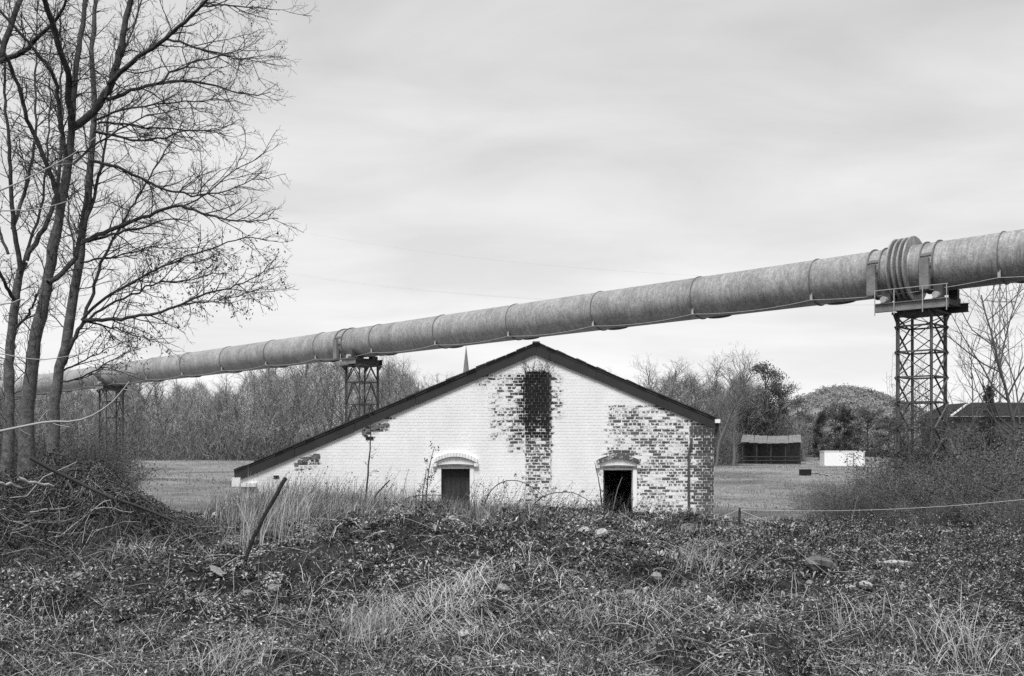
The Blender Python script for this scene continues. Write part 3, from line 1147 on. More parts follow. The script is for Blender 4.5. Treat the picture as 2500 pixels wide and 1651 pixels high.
# ------------------------------------------------------------------ lattice supports
def support(name, px, label, ztop, panels, first, style, plat_len, seed, joint):
    c = pipe_pt(px)
    zg = float(hz(c[0], c[1])) - 0.1
    root = empty(name, (c[0], c[1], zg), math.atan2(U[1], U[0]))
    tag(root, label, 'pipe support', 'lattice supports under the pipeline')
    H = ztop - zg
    ms = M_STEELT if joint else M_STEELD
    a = 0.545
    corners = [(-a, -a), (a, -a), (a, a), (-a, a)]
    for (x, y) in corners:
        MB().angle((x, y, 0), (x, y, H), 0.09, 0.016, up=(1, 0, 0), sx=-1 if y > 0 else 1, sy=-1 if x > 0 else 1).build('leg', ms, root)
    zs = [H]
    z = H - first
    while z > 0.1:
        zs.append(z)
        z -= panels
    zs.append(0.05)
    for k in range(4):
        p0 = np.array(corners[k])
        p1 = np.array(corners[(k + 1) % 4])
        mid = (p0 + p1) / 2
        nrm = mid / np.linalg.norm(mid)
        for i, z in enumerate(zs[1:-1]):
            q0, q1 = p0 + nrm * 0.004, p1 + nrm * 0.004
            MB().bar((q0[0], q0[1], z), (q1[0], q1[1], z), 0.055, 0.05).build('rail', ms, root)
            g = MB()
            gc = p0 + (p1 - p0) * 0.06 + nrm * 0.013
            g.box(gc[0] - 0.055, gc[0] + 0.055, gc[1] - 0.055, gc[1] + 0.055, z - 0.09, z + 0.09)
        for i in range(len(zs) - 1):
            zt_, zb_ = zs[i], zs[i + 1]
            o1 = nrm * 0.035
            o2 = nrm * 0.062
            if style == 'x':
                prs = [((p0 + o1, zt_), (p1 + o1, zb_)), ((p1 + o2, zt_), (p0 + o2, zb_))]
            else:
                prs = [((mid + o1, zt_), (p0 + o1, zb_)), ((mid + o1, zt_), (p1 + o1, zb_))]
            for (A_, za_), (B_, zb2) in prs:
                MB().bar((A_[0], A_[1], za_), (B_[0], B_[1], zb2), 0.018, 0.055, up=(nrm[0], nrm[1], 0)).build('brace', ms, root)
    # head: cap plate, two long beams, cross beams
    hb = 0.27
    MB().box(-a - 0.12, a + 0.12, -a - 0.12, a + 0.12, H + 0.003, H + 0.06).build('cap_plate', M_STEELD, root)
    yb = 0.84
    zc_ = H + 0.063 + hb / 2
    pl = plat_len / 2
    for sgn in (-1, 1):
        MB().ibeam((-pl, sgn * yb, zc_ + 0.02), (pl, sgn * yb, zc_ + 0.02), 0.15, hb).build('head_beam', M_STEELP if sgn > 0 else M_STEELD, root)  # camera-side beam pale, far beam dark: lit and shaded sides put into colour
    for x in (-0.42, 0.42):
        MB().ibeam((x, -yb + 0.08, zc_), (x, yb - 0.08, zc_), 0.15, hb - 0.05).build('cross_beam', M_STEELD, root)
    for x in (-a, a):
        for sgn in (-1, 1):
            MB().add([(x, sgn * (a + 0.12), H - 0.0), (x, sgn * (yb + 0.06), H + 0.06), (x, sgn * (a), H - 0.30), (x + 0.02, sgn * (a + 0.12), H), (x + 0.02, sgn * (yb + 0.06), H + 0.06), (x + 0.02, sgn * a, H - 0.30)], [(0, 1, 4, 3), (1, 2, 5, 4), (2, 0, 3, 5)], [(0, 2, 1), (3, 4, 5)]).build('gusset', M_STEELD, root)
    zb_ = H + 0.063 + hb + 0.02
    xs_ = (-pl + 0.35, pl - 0.28) if joint else (0.0,)
    for x in xs_:
        for sgn in (-1, 1):
            m = MB()
            n = 16
            vs_ = []
            for y in (sgn * yb - 0.09, sgn * yb + 0.09):
                for i in range(n):
                    an = 2 * math.pi * i / n
                    vs_.append((x + 0.10 * math.cos(an), y, zb_ + 0.11 + 0.10 * math.sin(an)))
            m.add(vs_, [(i, (i + 1) % n, n + (i + 1) % n, n + i) for i in range(n)], [(0, i + 1, i) for i in range(1, n - 1)] + [(n, n + i, n + i + 1) for i in range(1, n - 1)])
            m.build('roller', M_BRACKET if sgn > 0 else M_STEELD, root)  # lit and shaded rollers told apart by colour, paler towards the camera
        MB().box(x - 0.16, x + 0.16, -0.74, 0.74, zb_ - 0.12, zb_ + 0.05).build('bearing', M_STEELD, root)
        for sgn in (-1, 1):
            MB().box(x - 0.13, x + 0.13, sgn * 0.62 - 0.10, sgn * 0.62 + 0.10, zb_ + 0.052, zb_ + 0.42).build('saddle_foot', M_STEELD, root)
    if joint:
        for x in (-pl + 0.02, -pl + 0.72, pl - 0.62, pl - 0.02):
            MB().box(x - 0.012, x + 0.012, yb + 0.078, yb + 0.10, H - 0.02, zb_ + 0.38).build('guard_post', M_BRACKET, root)
        MB().bar((-pl - 0.02, yb + 0.089, zb_ + 0.40), (pl + 0.02, yb + 0.089, zb_ + 0.40), 0.02).build('guard_rail', M_BRACKET, root)
    else:
        MB().box(pl - 0.03, pl, yb + 0.078, yb + 0.10, zb_ - 0.02, zb_ + 0.25).build('guard_post', M_BRACKET, root)
    for x in (-a, a):
        for y in (-a, a):
            MB().box(x - 0.22, x + 0.22, y - 0.22, y + 0.22, -0.3, 0.06).build('footing', M_STONE, root)
    return root, H, zg


t_near, H_near, zg_near = support('pipe_support', 2250, 'tall lattice steel support under the ribbed pipe joint, overgrown with creeper', 6.86, 0.78, 0.36, 'x', 2.2, 1, True)
support('pipe_support', 884, 'lattice support rising behind the white building roof, second from right', 6.66, 1.10, 0.78, 'a', 1.1, 2, False)
support('pipe_support', 272, 'farthest lattice support, half hidden behind the bare trees at left', 6.42, 1.10, 0.78, 'a', 1.1, 3, False)


# ------------------------------------------------------------------ branching plants
def unit(v):
    return v / (np.linalg.norm(v) + 1e-9)


def path_len(P):
    return float(np.linalg.norm(np.diff(P, axis=0), axis=1).sum())


def resample(P, n):
    P = np.asarray(P, float)
    d = np.concatenate([[0], np.cumsum(np.linalg.norm(np.diff(P, axis=0), axis=1))])
    t = np.linspace(0, d[-1], n)
    return np.stack([np.interp(t, d, P[:, k]) for k in range(3)], -1)


def smooth_path(P, n):
    P = resample(P, n)
    for _ in range(2):
        P[1:-1] = (P[:-2] + 2 * P[1:-1] + P[2:]) / 4
    return P


def sprout(parent, prad, t, r, ang, length, k, wander, lift, flat=None):
    """a child path that leaves 'parent' at parameter t"""
    m = len(parent) - 1
    f = t * m
    i = min(int(f), m - 1)
    p = parent[i] + (parent[i + 1] - parent[i]) * (f - i)
    tan = unit(parent[i + 1] - parent[i])
    ax = r.normal(size=3)
    ax = unit(ax - np.dot(ax, tan) * tan)
    d = unit(tan * math.cos(ang) + ax * math.sin(ang))
    if flat is not None:
        d = unit(d * flat)
    st = length / (k - 1)
    P = [p]
    for j in range(k - 1):
        d = unit(d + r.normal(size=3) * wander + np.array([0, 0, lift]))
        p = p + d * st
        P.append(p)
    r0 = prad[i] + (prad[i + 1] - prad[i]) * (f - i)
    return np.array(P), r0


def grow(tb, parent, prad, r, specs, level, tone, tips=None):
    """specs: list of dicts per level"""
    if level >= len(specs):
        if tips is not None:
            tips.append(parent[-1])
        return
    s = specs[level]
    Lp = path_len(parent)
    n = max(s.get('min', 1), int(Lp / s['gap'] * r.uniform(0.8, 1.2)))
    for q in range(n):
        t = s['t0'] + (0.99 - s['t0']) * (q + r.uniform(0, 1)) / n
        ln = s['len'] * r.uniform(0.45, 1.15) * (1.15 - 0.6 * t)
        P, r0 = sprout(parent, prad, t, r, R(r.uniform(*s['ang'])), ln, s['k'], s['wander'], s['lift'], s.get('flat'))
        ra = min(r0 * 0.75, max(s['rad'] * r.uniform(0.75, 1.2), s['rmin']))
        rad = np.linspace(ra, max(ra * 0.35, s['rmin'] * 0.7), s['k'])
        tb.add(P, rad, s['sides'], tone * r.uniform(0.8, 1.2))
        if tips is not None and level == len(specs) - 1:
            tips.append(P[-1])
        grow(tb, P, rad, r, specs, level + 1, tone, tips)


# ------------------------------------------------------------------ the big bare trees at the left edge
def px_path(pts, d0, d1, n, r=None, jit=0.0):
    ds = np.linspace(d0, d1, len(pts))
    P = np.array([at(p[0], p[1], d) for p, d in zip(pts, ds)])
    P = smooth_path(P, n)
    if r is not None and jit:
        P[1:-1] += r.normal(size=(n - 2, 3)) * jit
    return P


def big_tree(name, label, trunk_px, d, w0, w1, limbs, seed, tone, group, dense=1.0):
    r = np.random.default_rng(seed)
    base = at(trunk_px[0][0], trunk_px[0][1], d)
    zg = float(hz(base[0], d)) - 0.15
    root = empty(name, (base[0], d, zg))
    tag(root, label, 'tree', group)
    off = np.array([base[0], d, zg])
    tr = Tubes()
    tw = Tubes()
    P = px_path(trunk_px, d, d + 0.3, 26, r, 0.012)
    P = np.concatenate([[np.array([base[0] - 0.05, d, zg])], P])
    rad = np.linspace(w0, w1, len(P)) * d / F / 2
    rad[0] *= 1.35
    rad[1] *= 1.12
    rad *= 1 + 0.05 * r.normal(size=len(rad))
    tr.add(P - off, rad, 12, tone * 1.45)
    specs = [dict(gap=0.135 / dense, len=0.95, ang=(28, 62), k=6, wander=0.16, lift=0.03, rad=0.011, rmin=0.006, sides=4, t0=0.12, flat=np.array([1.0, 0.8, 0.8])),
             dict(gap=0.105, len=0.42, ang=(28, 65), k=4, wander=0.2, lift=0.02, rad=0.0052, rmin=0.0038, sides=3, t0=0.15),
             dict(gap=0.085, len=0.17, ang=(30, 70), k=3, wander=0.2, lift=0.03, rad=0.0034, rmin=0.0028, sides=3, t0=0.2)]
    tips = []
    tr_path = resample(P - off, 30)
    sp2 = [dict(specs[0], gap=0.17 / dense, t0=0.36)] + specs[1:]
    grow(tw, tr_path, np.interp(np.linspace(0, 1, 30), np.linspace(0, 1, len(rad)), rad), r, sp2, 0, tone * 0.8, tips)
    for (pts, a, b, dz) in limbs:
        n = max(8, len(pts) * 3)
        Q = px_path(pts, d + 0.05, d + dz, n, r, 0.012) - off
        rr = np.linspace(a, b, n) * d / F / 2
        tr.add(Q, rr, 8, tone * 0.85)
        grow(tw, Q, rr, r, specs, 0, tone * 0.75, tips)
    tr.build('trunk', M_BARK, root)
    crown = tw.build('crown', M_TWIG, root)
    return root, off, np.array(tips), crown


BG = 'bare trees at the left edge'
limbsB = [
    ([(175, 321), (168, 230), (168, 179), (143, 107), (121, 36), (104, -20)], 17, 12, -1.2),
    ([(177, 300), (182, 161), (200, 71), (216, -20)], 16, 11, 1.0),
    ([(172, 315), (221, 282), (257, 232), (282, 171), (300, 89), (322, -20)], 20, 14, 0.4),
    ([(264, 207), (321, 154), (393, 104), (446, 61), (493, 14), (520, -20)], 13, 6, -1.0),
    ([(493, 14), (571, 14), (643, 21), (682, 25)], 5, 1.5, -0.6),
    ([(262, 243), (314, 221), (386, 204), (446, 195), (550, 214), (604, 236), (661, 225)], 10, 2, 1.3),
    ([(407, 95), (464, 114), (536, 132), (600, 145), (664, 158)], 6, 1.5, -1.2),
    ([(386, 204), (440, 160), (520, 140), (590, 120), (640, 125)], 6, 1.5, 1.8),
    ([(146, 512), (132, 440), (107, 375), (71, 304), (50, 232), (36, 179), (10, 130)], 13, 8, -1.0),
    ([(160, 390), (148, 300), (140, 215), (125, 171), (79, 111), (36, 68), (-10, 18)], 12, 6, -0.8),
    ([(-10, 152), (54, 132), (118, 68), (150, 30), (172, -25)], 14, 5, -0.8),
    ([(-8, 160), (21, 82), (46, 11), (52, -20)], 15, 12, 0.6),
    ([(240, 300), (300, 300), (357, 312), (430, 318), (500, 318), (566, 334)], 6, 1.5, 0.6),
    ([(230, 295), (330, 262), (420, 250), (500, 245), (570, 240)], 6, 1.5, -1.6),
    ([(180, 400), (250, 340), (340, 290), (430, 262), (520, 268)], 6, 1.5, 2.0),
    
    ([(118, 690), (150, 672), (180, 640), (200, 560), (212, 470)], 13, 8, 0.7),
    ([(255, 240), (300, 130), (330, 60), (350, -10)], 7, 3, 1.2),
]
limbsC = [
    ([(206, 589), (250, 568), (311, 546), (357, 529), (404, 507), (450, 502), (514, 529), (586, 541), (657, 536), (680, 534)], 12, 1.8, -0.8),
    ([(214, 590), (264, 575), (296, 566), (357, 555), (414, 532), (465, 540)], 8, 2, 0.7),
    ([(207, 771), (229, 714), (243, 650), (271, 593), (304, 536), (325, 500), (346, 464), (393, 386), (429, 332), (450, 290)], 9, 2, 1.2),
    ([(200, 782), (232, 746), (286, 711), (346, 675), (404, 646), (489, 616), (546, 596), (586, 577), (676, 589)], 8, 1.6, -1.0),
    ([(203, 790), (257, 746), (321, 721), (389, 687), (461, 687), (500, 671), (560, 668)], 7, 1.6, 0.8),
    ([(204, 782), (250, 780), (293, 780), (357, 768), (404, 762), (457, 736), (500, 718), (571, 700), (625, 675), (668, 636)], 10, 1.6, -1.4),
    ([(440, 745), (480, 738), (520, 738), (571, 725), (639, 702)], 4, 1.4, -1.2),
    ([(214, 786), (271, 800), (321, 818), (379, 832), (400, 843)], 5, 1.5, -0.5),
    ([(221, 393), (290, 408), (380, 455), (430, 470), (480, 478), (560, 470), (640, 420)], 8, 1.8, -0.6),
    ([(229, 321), (300, 340), (390, 345), (450, 315), (520, 322), (575, 300)], 7, 1.8, 1.3),
    ([(140, 912), (180, 893), (221, 871), (262, 853), (300, 838)], 5, 1.5, 0.6),
    ([(138, 935), (190, 925), (226, 912), (272, 876), (302, 866), (345, 850)], 5, 1.5, -0.8),
    ([(150, 895), (170, 850), (188, 815), (205, 785)], 14, 9, 0.1),
    ([(195, 640), (240, 632), (300, 625), (360, 600), (420, 610), (500, 600)], 5, 1.5, 1.5),
    ([(205, 560), (235, 470), (250, 390), (262, 300), (275, 200)], 9, 4, 1.0),
    ([(450, 502), (500, 480), (560, 420), (620, 390), (652, 370)], 4, 1.4, -1.0),
    ([(190, 660), (172, 560), (165, 500), (170, 430)], 6, 2.5, 0.8),
]
limbsA = [
    ([(64, 636), (82, 596), (114, 554), (125, 521), (140, 470), (146, 390), (152, 300), (146, 200), (152, 110), (140, 20)], 13, 2, 0.6),
    ([(50, 661), (43, 618), (34, 554), (29, 500), (25, 393), (21, 320), (8, 240), (14, 150), (-12, 60)], 13, 4, -0.6),
    ([(30, 560), (60, 480), (80, 400), (88, 300), (86, 200), (88, 90), (96, -20)], 9, 2.5, 1.2),
    ([(36, 732), (10, 690), (-12, 640)], 10, 6, -0.5),
    ([(40, 800), (70, 770), (85, 740), (88, 720)], 7, 4, -0.8),
    ([(45, 680), (70, 600), (95, 540), (112, 440), (118, 330), (125, 240), (118, 150), (130, 60)], 8, 1.5, 1.6),
    ([(20, 620), (-5, 560), (-20, 500)], 8, 5, 0.2),
]
tB, offB, tipsB, cB = big_tree('bare_tree', 'thickest bare tree at left edge, forking high into several dark limbs', [(66, 1130), (64, 1035), (71, 930), (82, 875), (91, 821), (102, 750), (118, 680), (137, 571), (148, 500), (157, 464), (168, 393), (175, 321)], 17.0, 37, 17, limbsB, 11, 0.08, BG, 0.85)
tC, offC, tipsC, cC = big_tree('bare_tree', 'slimmer bare tree with long branches sweeping right over the far pipeline', [(128, 1130), (132, 964), (143, 911), (157, 857), (171, 786), (182, 714), (193, 643), (204, 571), (209, 500), (214, 464), (221, 393), (229, 321), (229, 250), (221, 143), (229, 71), (238, -20)], 18.2, 29, 9, limbsC, 12, 0.09, BG, 0.8)
tA, offA, tipsA, cA = big_tree('bare_tree', 'bare tree cut by the left edge of the picture, leftmost trunk', [(18, 1130), (21, 1035), (21, 893), (27, 821), (36, 732), (50, 661), (60, 640)], 19.0, 29, 17, limbsA, 13, 0.09, BG, 0.75)


# cut stubs and a few dry hanging leaves that stayed on the right hand branches
def hang_leaves(tips, off, sel, n, root, size, seed, spread):
    r = np.random.default_rng(seed)
    W = tips + off
    px = W[:, 0] / W[:, 1] * F + 1250
    py = HZ - (W[:, 2] - EYE) / W[:, 1] * F
    m = np.zeros(len(W), bool)
    for (a, b, c, d) in sel:
        m |= (px > a) & (px < b) & (py > c) & (py < d)
    C = tips[m]
    if not len(C):
        return
    C = C[r.integers(0, len(C), n)]
    P = C + r.normal(size=(n, 3)) * spread
    P[:, 2] -= r.uniform(0, 0.06, n)
    V_, T_, A_ = leaf_cloud(P, size, r.uniform(0.03, 0.07, n), -0.8, 0.4, r)
    link('leaves', make_mesh('leaves', V_, [T_], {'tone': A_}, M_LEAF), root)


hang_leaves(tipsC, offC, [(480, 700, 560, 780), (340, 700, 600, 800), (200, 420, 800, 900)], 1700, tC, 0.055, 3, 0.02)
hang_leaves(tipsB, offB, [(250, 700, 0, 480)], 900, tB, 0.04, 4, 0.02)
hang_leaves(tipsA, offA, [(-50, 300, 0, 700)], 800, tA, 0.045, 5, 0.02)

# pale sapling standing just outside the frame; its branches reach in, light on them put into a paler tone
r = np.random.default_rng(21)
sb = at(-190, 1400, 8.0)
sz = float(hz(sb[0], 8.0))
sap = empty('bare_sapling', (sb[0], 8.0, sz))
tag(sap, 'pale slender branches of a near sapling reaching in from the left edge', 'sapling')
so = np.array([sb[0], 8.0, sz])
tb = Tubes()
stem = px_path([(-190, 1500), (-185, 1100), (-150, 800), (-160, 500), (-140, 300)], 8.0, 8.2, 20)
tb.add(stem - so, np.linspace(0.035, 0.015, 20), 8, 0.16)
PB = [([(-180, 1100), (-60, 1068), (0, 1053), (70, 1040), (120, 1022), (150, 1033), (190, 1032), (245, 1010), (285, 975), (316, 932)], 9, 3),
      ([(-160, 560), (-40, 482), (60, 440), (120, 410), (190, 370), (234, 335)], 6, 2),
      ([(-155, 540), (-30, 516), (90, 512), (140, 500), (178, 488)], 5, 2),
      ([(-155, 800), (-40, 757), (0, 745), (60, 731)], 6, 3),
      ([(-170, 880), (-20, 860), (0, 862), (80, 880), (150, 875), (230, 860)], 4, 1.5)]
for (pts, a, b) in PB:
    P = px_path(pts, 8.1, 8.3, 18, r, 0.003)
    tb.add(P - so, np.linspace(a, b, 18) * 8.0 / F / 2, 7, 0.32)
for (pts, a) in (([(95, 1028), (112, 1005), (122, 1000)], 3.5), ([(120, 1022), (128, 1036), (170, 1043)], 4), ([(45, 1045), (60, 1057), (75, 1062)], 3), ([(300, 950), (325, 955), (335, 962)], 2.5), ([(120, 410), (150, 400), (190, 398)], 2)):
    P = px_path(pts, 8.25, 8.3, 8)
    tb.add(P - so, np.linspace(a, a * 0.5, 8) * 8.0 / F / 2, 5, 0.30)
tb.build('stem', M_TWIG, sap)


# ------------------------------------------------------------------ tree and shrub kits (shared meshes)
def kit_tree(seed, H, spread, nlimb, tone, up=0.05, trunk_h=0.35, rmin=0.016, dense=1.0, rscale=1.0):
    r = np.random.default_rng(seed)
    tr, tw = Tubes(), Tubes()
    P = [np.zeros(3)]
    d = np.array([0, 0, 1.0])
    for i in range(12):
        d = unit(d + r.normal(size=3) * 0.07 + np.array([0, 0, 0.05]))
        P.append(P[-1] + d * H * 0.075)
    P = np.array(P)
    rad = np.linspace(H * 0.018, H * 0.004, 13) * rscale
    tr.add(P, rad, 7, tone)
    specs = [dict(gap=H * 0.050 / dense, len=H * 0.17, ang=(22, 55), k=4, wander=0.14, lift=0.08, rad=0.02, rmin=rmin, sides=3, t0=0.12),
             dict(gap=H * 0.035 / dense, len=H * 0.085, ang=(22, 60), k=3, wander=0.15, lift=0.06, rad=rmin, rmin=rmin * 0.8, sides=3, t0=0.1),
             dict(gap=H * 0.030 / dense, len=H * 0.045, ang=(25, 60), k=2, wander=0.1, lift=0.04, rad=rmin * 0.8, rmin=rmin * 0.65, sides=3, t0=0.1)]
    for i in range(nlimb):
        t = trunk_h + (0.98 - trunk_h) * (i + r.uniform(0, 1)) / nlimb
        Q, r0 = sprout(P, rad, t, r, R(r.uniform(25, 60)), H * spread * r.uniform(0.6, 1.1) * (1.2 - 0.75 * t), 7, 0.13, up)
        rr = np.linspace(min(r0 * 0.7, H * 0.008 * rscale), rmin, 7)
        tr.add(Q, rr, 5, tone)
        grow(tw, Q, rr, r, specs, 0, tone)
    grow(tw, P[7:], rad[7:], r, specs, 0, tone)
    return tr.mesh('trunk', M_TWIG), tw.mesh('crown', M_TWIG)


def put(name, kit, names, loc, scale, rz, label, cat, group):
    root = empty(name, loc, rz)
    root.scale = scale if hasattr(scale, '__len__') else (scale,) * 3
    tag(root, label, cat, group)
    for me, nm in zip(kit, names):
        link(nm, me, root)
    return root


FARK = [kit_tree(100 + i, 13.0, sp, nl, tn, up, th, 0.014, 1.25, 0.6) for i, (sp, nl, tn, up, th) in enumerate([(0.42, 13, 0.13, 0.06, 0.22), (0.38, 12, 0.16, 0.12, 0.18), (0.50, 14, 0.12, 0.03, 0.25), (0.30, 12, 0.20, 0.16, 0.20)])]  # raised tones stand in for haze over the far trees

# wood beyond the field, left of the building
r = np.random.default_rng(31)
GL = 'bare trees of the wood beyond the left field'
wood_lab = ['far bare tree of the wood behind the left-edge trunks', 'far bare tree of the wood between the farthest and second lattice supports', 'far bare tree of the wood around the second support, above the roof slope']
wood_sfx = [', behind the trunks', ', between the supports', ', round the second support']
n_w = 0
top_x = [-100, 0, 200, 350, 450, 560, 700, 800, 900, 960, 1000, 1060, 1120]
top_y = [880, 895, 905, 925, 930, 915, 878, 868, 875, 872, 905, 935, 925]
for row, (dd, nn_) in enumerate(((150, 26), (170, 26), (195, 26))):
    for i in range(nn_):
        px = -120 + 1200 * (i + r.uniform(0.1, 0.9)) / nn_
        d = dd + r.uniform(-9, 9)
        x = (px - 1250) / F * d
        top = np.interp(px, top_x, top_y) + r.uniform(-30, 55) + (10 if row == 0 else 0)
        z0 = float(hz(x, d))
        Hh = EYE + (HZ - top) / F * d - z0
        k = FARK[r.integers(0, 4)]
        put('woodland_tree', k, ('trunk', 'crown'), (x, d, z0 - 0.1), (Hh / 12.6 * 1.15, Hh / 12.6 * 1.15, Hh / 12.6), r.uniform(0, 6.28), wood_lab[0 if px < 330 else 1 if px < 780 else 2], 'tree', GL + wood_sfx[0 if px < 330 else 1 if px < 780 else 2])


# undergrowth: brambles and brush along the foot of the wood (nobody could count it)
def brush_band(name, label, pts, hgt, n, size, tone, seed, thick, cat='undergrowth'):
    r = np.random.default_rng(seed)
    pts = np.array(pts, float)          # (px, d)
    t = r.uniform(0, 1, n)
    px = np.interp(t, np.linspace(0, 1, len(pts)), pts[:, 0])
    d = np.interp(t, np.linspace(0, 1, len(pts)), pts[:, 1]) + r.uniform(0, thick, n)
    x = (px - 1250) / F * d
    hh = hgt * (0.55 + 0.45 * np.sin(x * 0.35 + 1) * np.sin(x * 0.13) + 0.3 * np.sin(x * 1.1))
    z = hz(x, d) + np.maximum(hh, 0.25 * hgt) * r.uniform(0, 1, n) ** 0.7
    P = np.stack([x, d, z], -1)
    V_, T_, A_ = leaf_cloud(P, size, tone * r.uniform(0.5, 1.6, n), 0.2, 0.5, r)
    o = link(name, make_mesh(name, V_, [T_], {'tone': A_}, M_LEAF))
    return tag(o, label, cat, None, 'stuff')


def twig_mass(name, label, px0, px1, d0, d1, n, seed, tops, cat='thicket', low=1.45):
    """upright twiggy growth between the trees, as tall as the trees themselves"""
    r = np.random.default_rng(seed)
    d = r.uniform(d0, d1, n)
    px = r.uniform(px0, px1, n)
    x = (px - 1250) / F * d
    top = np.interp(px, tops[0], tops[1]) + 34 + 16 * np.sin(px * 0.037) + 10 * np.sin(px * 0.11 + 1)
    hmax = EYE + (HZ - top) / F * d
    z = hmax * r.uniform(0, 1, n) ** low
    dr = r.normal(size=(n, 3)) * np.array([0.5, 0.5, 0.4]) + np.array([0, 0, 0.7])
    dr /= np.linalg.norm(dr, axis=1, keepdims=True)
    ln = r.uniform(0.6, 2.2, n)[:, None]
    A = np.stack([x, d, z], -1)
    e = np.cross(dr, r.normal(size=(n, 3)))
    e /= np.linalg.norm(e, axis=1, keepdims=True) + 1e-9
    V_ = np.stack([A - e * 0.03, A + e * 0.03, A + dr * ln], 1).reshape(-1, 3)
    T_ = np.arange(n * 3).reshape(-1, 3)
    o = link(name, make_mesh(name, V_, [T_], {'tone': np.repeat(r.uniform(0.10, 0.28, n), 3)}, M_TWIG))  # twig tones lifted too, distance haze put into the colour
    return tag(o, label, cat, None, 'stuff')


brush_band('undergrowth', 'tangled undergrowth along the foot of the left wood', [(-150, 146), (500, 142), (700, 140), (1150, 138)], 4.0, 50000, 0.26, 0.09, 41, 45)
twig_mass('thicket', 'grey mass of bare twigs filling the left wood', -140, 1130, 140, 205, 130000, 61, (top_x, top_y))
twig_mass('thicket', 'grey mass of bare twigs among the trees right of the gable', 1420, 1800, 118, 150, 36000, 62, ([1420, 1500, 1600, 1700, 1760, 1850, 1900, 1960], [950, 930, 915, 905, 900, 925, 960, 1010]))
twig_mass('thicket', 'grey mass of bare twigs behind the open shed', 1790, 1965, 142, 168, 22000, 63, ([1790, 1850, 1900, 1965], [905, 925, 960, 1010]))

# trees to the right of the gable
RT = [
    (1500, 130, 905, 1, 1.0, 'small bare tree just showing above the right roof slope, nearest the ridge'),
    (1560, 128, 890, 3, 1.2, 'fan-shaped bare tree above the middle of the right roof slope'),
    (1625, 124, 880, 1, 1.5, 'broad bare tree above the lower right roof slope'),
    (1690, 122, 905, 0, 1.1, 'bare tree right behind the lower end of the roof'),
    (1748, 112, 868, 2, 1.3, 'tall bare tree with a thick crooked trunk beside the building corner'),
    (1790, 116, 862, 3, 1.3, 'tallest bare tree right of the building, upright branches'),
    (1835, 146, 900, 0, 1.1, 'bare tree between the tall trees and the leafy one'),
    (1592, 127, 888, 3, 1.3, 'slender bare tree between the fan-shaped and the broad tree'),
    (1662, 125, 884, 1, 1.3, 'upright bare tree right of the broad tree above the lower roof'),
    (1722, 118, 880, 0, 1.2, 'bare tree just left of the crooked one at the building corner'),
    (1440, 170, 915, 1, 1.0, 'faint distant bare tree over the right roof slope'),
]
for i, (px, d, top, k, sxy, lab) in enumerate(RT):
    x = (px - 1250) / F * d
    z0 = float(hz(x, d))
    Hh = EYE + (HZ - top) / F * d - z0
    put('bare_tree', FARK[k], ('trunk', 'crown'), (x, d, z0 - 0.1), (Hh / 12.6 * sxy, Hh / 12.6 * sxy, Hh / 12.6), 1.3 * i, lab, 'tree', 'bare trees right of the gable')


def kit_leafy(seed, H, W, n_clump, leaf, n_leaf, tone, trunk=0.25, conic=0.0, tonevar=0.5):
    """tree or shrub with leaf clumps spread through the crown"""
    r = np.random.default_rng(seed)
    tb = Tubes()
    P = np.array([[0, 0, 0], [0.02 * H, 0.01 * H, H * 0.3], [0, 0.02 * H, H * 0.65], [0.01 * H, 0, H * 0.95]])
    tb.add(smooth_path(P, 9), np.linspace(H * 0.02, H * 0.004, 9), 6, 0.06)
    pts, tn = [], []
    for i in range(n_clump):
        u = r.uniform(0, 1)
        z = H * (trunk + (1 - trunk) * u)
        if conic:
            rr = W * (1 - u) ** conic
        else:
            rr = W * math.sqrt(max(0.02, 1 - (2 * u - 0.85) ** 2 / 1.4))
        a = r.uniform(0, 6.28)
        q = rr * math.sqrt(r.uniform(0.08, 1))
        c = np.array([q * math.cos(a), q * math.sin(a), z + r.normal() * H * 0.03])
        tb.add(np.array([[0, 0, max(z - H * 0.15, H * 0.05)], c * np.array([0.5, 0.5, 1]) - np.array([0, 0, H * 0.05]), c]), [H * 0.006, H * 0.004, H * 0.002], 3, 0.06)
        m = int(n_leaf / n_clump)
        s = W * r.uniform(0.08, 0.18)
        pts.append(c + r.normal(size=(m, 3)) * np.array([s, s, s * 0.6]))
        tn.append(np.full(m, tone * r.uniform(1 - tonevar, 1 + tonevar)))
    P = np.concatenate(pts)
    T = np.concatenate(tn)
    V_, T_, A_ = leaf_cloud(P, leaf, T * r.uniform(0.6, 1.5, len(T)), 0.3, 0.6, r)
    return tb.mesh('stem', M_TWIG), make_mesh('crown', V_, [T_], {'tone': A_}, M_LEAF)


LEAFK = [kit_leafy(201, 10, 3.6, 34, 0.22, 5000, 0.09, 0.30), kit_leafy(202, 10, 4.2, 70, 0.20, 13000, 0.105, 0.08), kit_leafy(203, 10, 5.0, 38, 0.36, 5200, 0.03, 0.02), kit_leafy(204, 10, 2.8, 60, 0.34, 3500, 0.035, 0.08, 1.0)]


def put_px(name, kit, px, d, top, wscale, rz, label, cat, group=None, H0=10.0, sink=0.1, names=('stem', 'crown')):
    x = (px - 1250) / F * d
    z0 = float(hz(x, d))
    Hh = EYE + (HZ - top) / F * d - z0
    s = Hh / H0
    return put(name, kit, names, (x, d, z0 - sink), (s * wscale, s * wscale, s), rz, label, cat, group)


